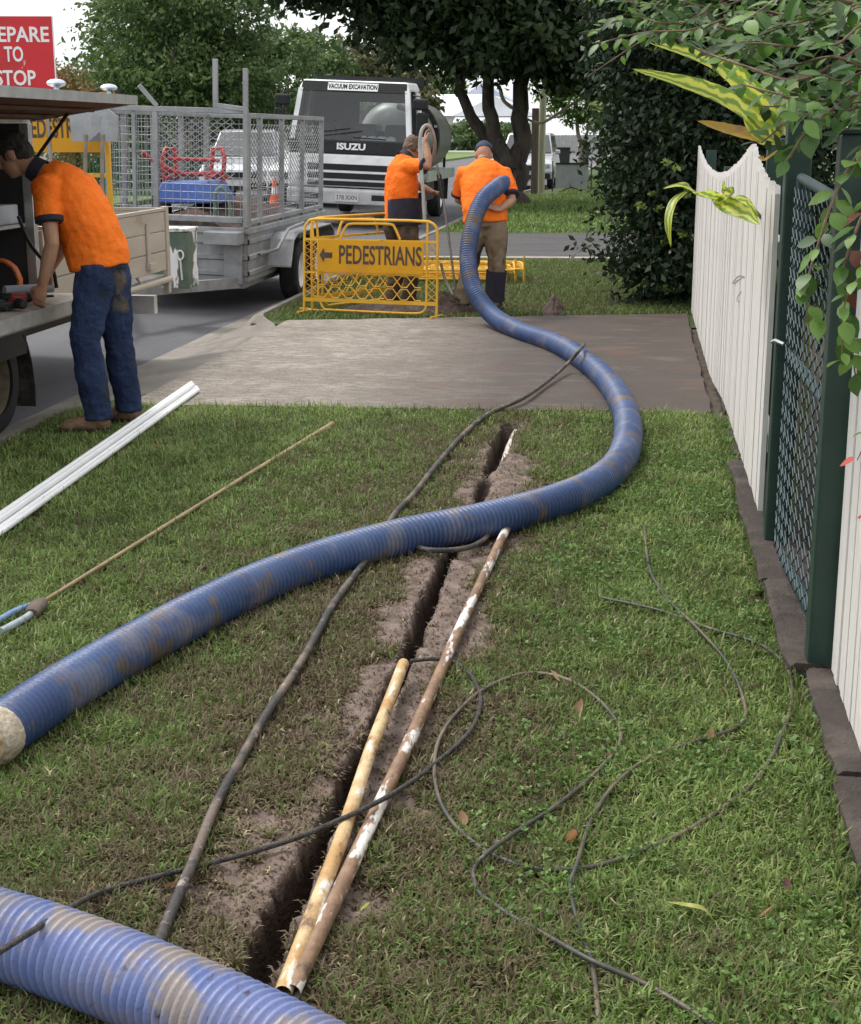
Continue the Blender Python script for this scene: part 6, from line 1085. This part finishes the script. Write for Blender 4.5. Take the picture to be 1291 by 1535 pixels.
M_skin = mat('tanned_skin', (.36, .19, .12), .55, col2=(.42, .235, .155), scale=14, bump=.1, spec=.3)
def hivis(name, stain): return mat_layers(name, [((.95, .20, .018), 1, 0, 1, (1, 1, 1)), ((.86, .15, .012), 4, .4, .65, (1, 1, 1)), (stain, 5, .62, .75, (1, 1, 1))], .8, .7, 24, spec=.2)
M_sh1, M_sh2, M_sh3 = hivis('hi_vis_orange', (.55, .13, .03)), hivis('hi_vis_orange_soiled', (.36, .11, .045)), hivis('hi_vis_orange_worn', (.62, .15, .035))
M_navy = mat('navy_cloth', (.014, .014, .03), .85, col2=(.022, .02, .035), scale=20, bump=.3, bscale=160)
M_jean = mat_layers('muddy_denim', [((.018, .030, .075), 1, 0, 1, (1, 1, 1)), ((.032, .052, .115), 5, .4, .65, (1, 1, 1)), ((.16, .12, .085), 5, .60, .72, (1, 1, .7)), ((.04, .034, .033), 7, .58, .7, (1, 1, 1)), ((.35, .31, .26), 30, .70, .74, (1, 1, 1))], .85, .7, 34, spec=.2)
M_khaki = mat_layers('muddy_khaki', [((.24, .185, .125), 1, 0, 1, (1, 1, 1)), ((.32, .26, .18), 4, .4, .65, (1, 1, 1)), ((.05, .042, .04), 5, .57, .66, (1, 1, .6)), ((.13, .085, .055), 8, .55, .7, (1, 1, 1))], .9, .4, 160, spec=.2)
M_dkbr = mat_layers('muddy_dark_trousers', [((.07, .052, .042), 1, 0, 1, (1, 1, 1)), ((.18, .13, .09), 5, .45, .66, (1, 1, 1))], .9, .4, 160, spec=.2)
M_boot = mat('tan_boot', (.15, .085, .045), .8, col2=(.25, .16, .09), scale=22, bump=.5); M_bootd = mat('muddy_boot', (.07, .05, .04), .8, col2=(.16, .11, .08), scale=14, bump=.4)
M_hair = mat('dark_hair', (.014, .010, .008), .6, col2=(.03, .022, .016), scale=40, bump=.8, bscale=120); M_hair2 = mat('brown_hair', (.10, .06, .04), .7, col2=(.15, .09, .06), scale=40, bump=.8)
# worker bending at the ute
J = dict(head=V(-3.415, 8.09, 1.505), neck=V(-3.275, 8.1, 1.42), chest=V(-3.13, 8.1, 1.335), pel=V(-2.93, 8.1, .935), ls=V(-3.17, 7.92, 1.335), le=V(-3.125, 7.85, 1.045), lw=V(-3.20, 7.87, .825), lh=V(-3.235, 7.88, .73), rs=V(-3.17, 8.28, 1.33), re=V(-3.23, 8.36, 1.05), rw=V(-3.33, 8.30, .86), rh=V(-3.38, 8.27, .77), lhip=V(-2.95, 8.0, .88), rhip=V(-2.93, 8.20, .88), lk=V(-3.01, 7.955, .50), rk=V(-2.92, 8.23, .50), la=V(-2.955, 7.94, .105), ra=V(-2.88, 8.24, .105), lf=V(-3.15, 7.90, 0), rf=V(-3.08, 8.27, 0))
J['ln'] = V(0, 1, -.2); J['rn'] = V(-.3, -1, -.2)
person('person in a hi-vis orange polo and muddy jeans leaning into the open ute canopy', J, (-.84, -.1, -.55), (-.45, 0, .9), dict(skin=M_skin, shirt=M_sh1, navy=M_navy, trousers=M_jean, boot=M_boot), hair=M_hair, vox=.0085,
       torso=[(V(-2.955, 8.1, .90), (.195, .165)), (V(-2.965, 8.1, .97), (.198, .172)), (V(-2.995, 8.1, 1.08), (.20, .168)), (V(-3.04, 8.1, 1.20), (.205, .158)), (V(-3.095, 8.1, 1.31), (.205, .145)), (V(-3.17, 8.1, 1.375), (.165, .115)), (V(-3.235, 8.1, 1.415), (.09, .085))], girth=1.06, leg_r=(.10, .086, .076, .072))
# stooping worker with the suction hose, seen from behind
J = dict(head=V(-1.44, 14.27, 1.425), neck=V(-1.43, 14.16, 1.345), chest=V(-1.41, 14.05, 1.245), pel=V(-1.37, 13.86, .84), ls=V(-1.605, 14.07, 1.265), le=V(-1.66, 14.16, 1.02), lw=V(-1.5, 14.28, .97), lh=V(-1.42, 14.27, .95), rs=V(-1.215, 14.04, 1.255), re=V(-1.135, 13.88, 1.035), rw=V(-1.235, 13.74, .955), rh=V(-1.305, 13.72, .985), lhip=V(-1.46, 13.86, .80), rhip=V(-1.28, 13.86, .80), lk=V(-1.53, 13.96, .44), rk=V(-1.27, 13.90, .44), la=V(-1.60, 14.0, .11), ra=V(-1.29, 13.92, .11), lf=V(-1.66, 14.2, 0), rf=V(-1.25, 14.12, 0))
J['ln'] = V(0, 0, -1); J['rn'] = V(-.3, .6, -.6)
wk3 = person('person in hi-vis orange shirt, navy cap and khaki trousers holding up the blue suction hose', J, (-.15, .75, -.62), (0, .55, 1), dict(skin=M_skin, shirt=M_sh3, navy=M_navy, trousers=M_khaki, boot=M_bootd), cap=mat('navy_cap', (.02, .03, .07), .8, col2=(.03, .04, .09), scale=20), vox=.011,
       torso=[(V(-1.38, 13.86, .835), (.205, .15)), (V(-1.385, 13.87, .93), (.208, .155)), (V(-1.395, 13.94, 1.06), (.215, .15)), (V(-1.405, 14.01, 1.18), (.225, .145)), (V(-1.415, 14.07, 1.275), (.215, .125)), (V(-1.425, 14.13, 1.325), (.14, .1)), (V(-1.43, 14.16, 1.36), (.08, .08))], girth=1.06, sleeve=.85)
MB().tube([V(-1.272, 13.905, .40), V(-1.285, 13.915, .25), V(-1.292, 13.92, .12)], [.097, .093, .095], 14, caps=False).build('gaiter', M_navy, wk3, True, True)
# worker with the lance
J = dict(head=V(-2.14, 14.50, 1.475), neck=V(-2.20, 14.36, 1.41), chest=V(-2.22, 14.32, 1.27), pel=V(-2.22, 14.28, .83), ls=V(-2.30, 14.46, 1.31), le=V(-2.10, 14.55, 1.14), lw=V(-1.93, 14.40, 1.08), lh=V(-1.85, 14.36, 1.07), rs=V(-2.12, 14.18, 1.33), re=V(-1.93, 14.10, 1.33), rw=V(-1.965, 14.20, 1.52), rh=V(-1.985, 14.24, 1.60), lhip=V(-2.29, 14.33, .80), rhip=V(-2.16, 14.22, .80), lk=V(-2.26, 14.42, .44), rk=V(-2.10, 14.2, .44), la=V(-2.33, 14.38, .11), ra=V(-2.13, 14.18, .11), lf=V(-2.16, 14.48, 0), rf=V(-1.95, 14.26, 0))
J['ln'] = V(0, -.6, -1); J['rn'] = V(1, .3, 0)
wk2 = person('person in a soiled hi-vis orange shirt with navy panel raising one arm at the lance', J, (.30, .80, -.52), (.15, .5, 1), dict(skin=M_skin, shirt=M_sh2, navy=M_navy, trousers=M_dkbr, boot=M_bootd), hair=M_hair2, vox=.011,
       torso=[(V(-2.215, 14.27, .80), (.17, .155)), (V(-2.215, 14.28, .92), (.172, .158)), (V(-2.22, 14.29, 1.06), (.185, .155)), (V(-2.22, 14.31, 1.19), (.195, .15)), (V(-2.215, 14.33, 1.30), (.18, .13)), (V(-2.205, 14.35, 1.37), (.12, .1)), (V(-2.20, 14.36, 1.42), (.08, .08))], girth=1.0, sleeve=.8)
MB().tube([V(-2.185, 14.25, .79), V(-2.185, 14.255, .92), V(-2.19, 14.265, 1.02)], [(.165, .168), (.168, .17), (.168, .165)], 18, side=(.7, -.7, 0), caps=False).build('navy_panel', M_navy, wk2, True, True)
# lance, its hoses, spoil heaps
M_ghose = mat('grey_hose', (.30, .29, .27), .6, col2=(.42, .4, .37), scale=10)
tag(MB().tube(spline([at(637, 330, 14.0), at(634, 280, 14.05), at(630, 230, 14.1), at(631, 200, 14.12), at(638, 188, 14.15), at(647, 193, 14.2), at(652, 215, 14.3), at(650, 240, 14.5)], 6), .017, 8).build('grey_hose', M_ghose, smooth=True), 'grey hose looping over the raised hand of the worker with the lance', 'hose')
ln_ = thing('water_lance', 'thin steel water lance held against the ground by the lance worker', 'lance', tuple(at(684, 440, 14.05))); MB().tube([at(655, 246, 14.36), at(668, 320, 14.2), at(684, 442, 14.05)], .012, 8).build('tube', mat('lance_steel', (.25, .24, .22), .5, .4, col2=(.16, .14, .12), scale=12), ln_, True, True); MB().tube([at(658, 262, 14.34), at(662, 285, 14.28), at(664, 297, 14.25)], .024, 8).build('grip', M_blk, ln_, True, True)
tag(MB().tube(spline([at(661, 395, 14.1), at(668, 420, 14.0), at(682, 445, 13.8), gp(705, 458, .03), gp(728, 468, .03), gp(742, 478, .03)], 6), .014, 8).build('black_hose', mat('olive_hose', (.10, .095, .075), .6, col2=(.17, .15, .12), scale=12), smooth=True), 'thin dark hose curving from the lance to the foot of the suction hose', 'hose')
def heap(x, y, rx, ry, h, label, seed):
    n_ = 30; a = np.linspace(-1, 1, n_); XX, YY = np.meshgrid(a, a); rr = np.sqrt(XX ** 2 + YY ** 2); z = h * np.clip(1 - rr, 0, 1) ** .8 * (.55 + .9 * fbm(XX, YY, 3, seed)) + .05 * (fbm(XX, YY, 9, seed + 3) - .5) * (rr < 1); z[rr >= .98] = -.03
    i = np.arange(n_ * n_).reshape(n_, n_); f = np.stack([i[:-1, :-1], i[:-1, 1:], i[1:, 1:], i[1:, :-1]], -1).reshape(-1, 4); o = link('soil_heap', mesh_np('soil_heap', np.stack([XX * rx, YY * ry, z], -1).reshape(-1, 3), f, True), M_soil); o.location = (x, y, 0); return tag(o, label, 'soil', 'heaps of dug soil')
heap(-2.25, 13.95, .55, .35, .10, 'low heap of brown soil behind the lettered barrier', 80); heap(-1.72, 14.12, .28, .34, .20, 'heap of brown soil at the boots of the hose worker', 90); heap(-.76, 14.25, .11, .55, .14, 'narrow strip of dug soil crossing the far verge', 95)

# ================================================================== FAR THINGS ON THE VERGE AND BEYOND
cn = thing('traffic_cone', 'orange traffic cone standing on the road behind the trailer', 'cone', tuple(gp(413, 312, -.02))); M_con = mat('cone_orange', (.85, .12, .03), .5, col2=(.7, .1, .03), scale=8)
MB().lathe([(.14, .03), (.11, .25), (.035, .68), (.001, .70)], (0, 0, 0), 'z', 20).build('body', M_con, cn, smooth=True); MB().span((-.19, -.19, 0), (.19, .19, .03)).build('base', M_con, cn, bevel=.01); MB().lathe([(.098, .33), (.072, .48)], (0, 0, 0), 'z', 20).build('band', mat('cone_band', (.75, .75, .75), .4), cn, smooth=True)
M_tp = mat_layers('weathered_timber', [((.40, .40, .27), 1, 0, 1, (1, 1, 1)), ((.30, .29, .2), 6, .4, .65, (1, 1, .1)), ((.18, .16, .12), 9, .6, .75, (1, 1, .1))], .9, .4, 30); M_tpd = mat_layers('dark_timber', [((.15, .125, .09), 1, 0, 1, (1, 1, 1)), ((.09, .07, .055), 6, .4, .65, (1, 1, .1))], .9, .4, 30)
p = gp(811, 290); tag(MB().tube([(p.x, p.y, -.1), (p.x, p.y, 1.5), (p.x + .02, p.y, 2.9)], [.105, .10, .09], 12).build('timber_post', M_tp, smooth=True), 'pale round timber post standing taller of the pair', 'post', 'timber posts')
p = gp(801, 291); tag(MB().box((p.x, p.y, 1.1), (.19, .12, 2.4)).build('timber_post', M_tpd, bevel=.015), 'dark square timber post standing shorter of the pair', 'post', 'timber posts')
tag(MB().tube(spline([at(750, 133, 39), at(755, 150, 39), at(770, 163, 39), at(790, 178, 39), at(812, 184, 39), at(840, 168, 39), at(870, 148, 39)], 5), [.05] * 10 + [.035] * 21, 7).build('dead_branch', mat('dead_wood', (.42, .36, .27), .9, col2=(.3, .25, .18), scale=9), smooth=True), 'bare pale branch hanging across the timber posts', 'branch')
bd = thing('sign_board', 'blank grey back of a road sign on a folding stand on the verge', 'sign', tuple(gp(857, 287))); M_bd = mat('board_grey', (.27, .28, .30), .5, .3, col2=(.33, .34, .35), scale=5)
MB().span((-.47, -.02, .10), (.47, .0, .80)).build('board', M_bd, bd); MB().bar((-.47, -.03, .79), (.47, -.03, .79), .03, .05).build('top_bar', M_blk, bd)
for x in (-.56, .56): MB().bar((x, .02, .0), (x, .02, 1.0 if x > 0 else .86), .03, .03).build('upright', M_blk, bd)
for a, b in (((-.35, -.12, .0), (.02, -.03, .13)), ((.35, -.12, .0), (-.02, -.03, .13))): MB().bar(a, b, .025, .025).build('leg', M_blk, bd)
for px, Y, lid_c, lab in ((845, 70, None, 'black wheelie bin standing on the far verge'), (875, 84, (.75, .42, .03), 'dark wheelie bin with a yellow lid by the far driveway')):
    p = at(px, 240, Y); b = thing('wheelie_bin', lab, 'bin', (p.x, Y, -.01), group='wheelie bins'); MB().box((0, 0, .52), (.50, .56, .92), top=1.18).build('body', mat('bin_dark', (.02, .024, .022), .6), b, bevel=.02)
    MB().box((0, -.02, 1.02), (.64, .72, .07), top=.9).build('lid', mat('bin_lid_yellow', lid_c, .5) if lid_c else M_blk, b, bevel=.02)
    for x in (-.24, .24): MB().lathe([(.001, -.03), (.1, -.03), (.1, .03), (.001, .03)], (x, .27, .1), 'x', 14).build('wheel', M_rub, b, smooth=True)
M_wall = mat('pale_weatherboard', (.62, .61, .60), .7, col2=(.55, .54, .53), scale=2); M_roof = mat('white_roof', (.74, .75, .78), .45, col2=(.66, .67, .70), scale=1.2); M_roofb = mat('blue_grey_roof', (.38, .42, .55), .5, col2=(.45, .48, .6), scale=1.2)
def house(label, x, y, w_, d, hw2, hr, roof, gable_x=False, porch=True):
    h = thing('house', label, 'house', (x, y, -.05)); MB().span((-w_ / 2, 0, 0), (w_ / 2, d, hw2)).build('wall', M_wall, h)
    o = .5
    if gable_x: pts = [(-w_ / 2 - o, -o, hw2), (-w_ / 2 - o, d / 2, hr), (-w_ / 2 - o, d + o, hw2)]; MB().prism(pts, (w_ + 2 * o, 0, 0)).build('roof', roof, h)
    else: MB().prism([(-w_ / 2 - o, -o, hw2), (0, -o, hr), (w_ / 2 + o, -o, hw2)], (0, d + 2 * o, 0)).build('roof', roof, h)
    for k in range(3):
        xx = -w_ * .32 + k * w_ * .32; wd = MB().span((xx - .7, -.05, hw2 * .35), (xx + .7, -.01, hw2 * .8)).build('window', M_dkglass, h); MB().span((xx - .8, -.09, hw2 * .35 - .12), (xx + .8, -.052, hw2 * .35)).build('sill', M_roof, wd)
    if porch:
        MB().prism([(-w_ / 2, -2.6, hw2 * .78), (-w_ / 2, -2.6, hw2 * .82), (-w_ / 2, -.1, hw2 * 1.0), (-w_ / 2, -.1, hw2 * .96)], (w_, 0, 0)).build('verandah_roof', M_roof, h)
        for k in range(4): xx = -w_ / 2 + .15 + k * (w_ - .3) / 3; MB().span((xx - .12, -2.55, 0), (xx + .12, -2.31, hw2 * .78)).build('verandah_post', M_wall, h)
    return h
p = at(742, 200, 166); house('white house with a front verandah and gable seen between the tree stems', p.x, 166, 8.5, 10, 3.5, 5.6, M_roof)
p = at(722, 200, 178); house('taller white house with a blue-grey roof behind the verandah house', p.x, 180, 8, 10, 4.7, 7.4, M_roofb)
p = at(655, 200, 172); house('white-roofed house behind the vacuum truck', p.x, 170, 9, 9, 3.6, 6.0, M_roof, True, False)
p = at(392, 200, 75); house('white house behind the trees across the road', p.x - 3.0, 74, 9, 9, 3.0, 4.6, M_roof, True, True)
p = at(70, 200, 80); house('grey-roofed house far behind the red sign', p.x, 80, 10, 9, 3.2, 5.0, mat('grey_roof', (.25, .25, .27), .6), True, False)
ff = thing('paling_fence', 'grey paling fence along the far cross street', 'fence', (at(865, 215, 132).x, 132, 0))
for k in range(40): MB().span((-5 + k * .3, 0, 0), (-5 + k * .3 + .28, .03, 1.5 + .05 * vnoise(k, 1, .7))).build('paling', mat('grey_paling', (.32, .32, .33), .9, col2=(.4, .4, .41), scale=3), ff)
gf = thing('green_railing', 'dark green garden railing beneath the pale-trunked tree', 'fence', (at(215, 262, 39.5).x, 39.5, 0)); M_gr = mat('railing_green', (.03, .09, .05), .6)
for k in range(46): MB().span((-2.2 + k * .1, 0, .02), (-2.2 + k * .1 + .045, .03, 1.25)).build('bar', M_gr, gf)
for z in (.15, 1.1): MB().span((-2.2, .031, z), (2.4, .06, z + .06)).build('rail', M_gr, gf)
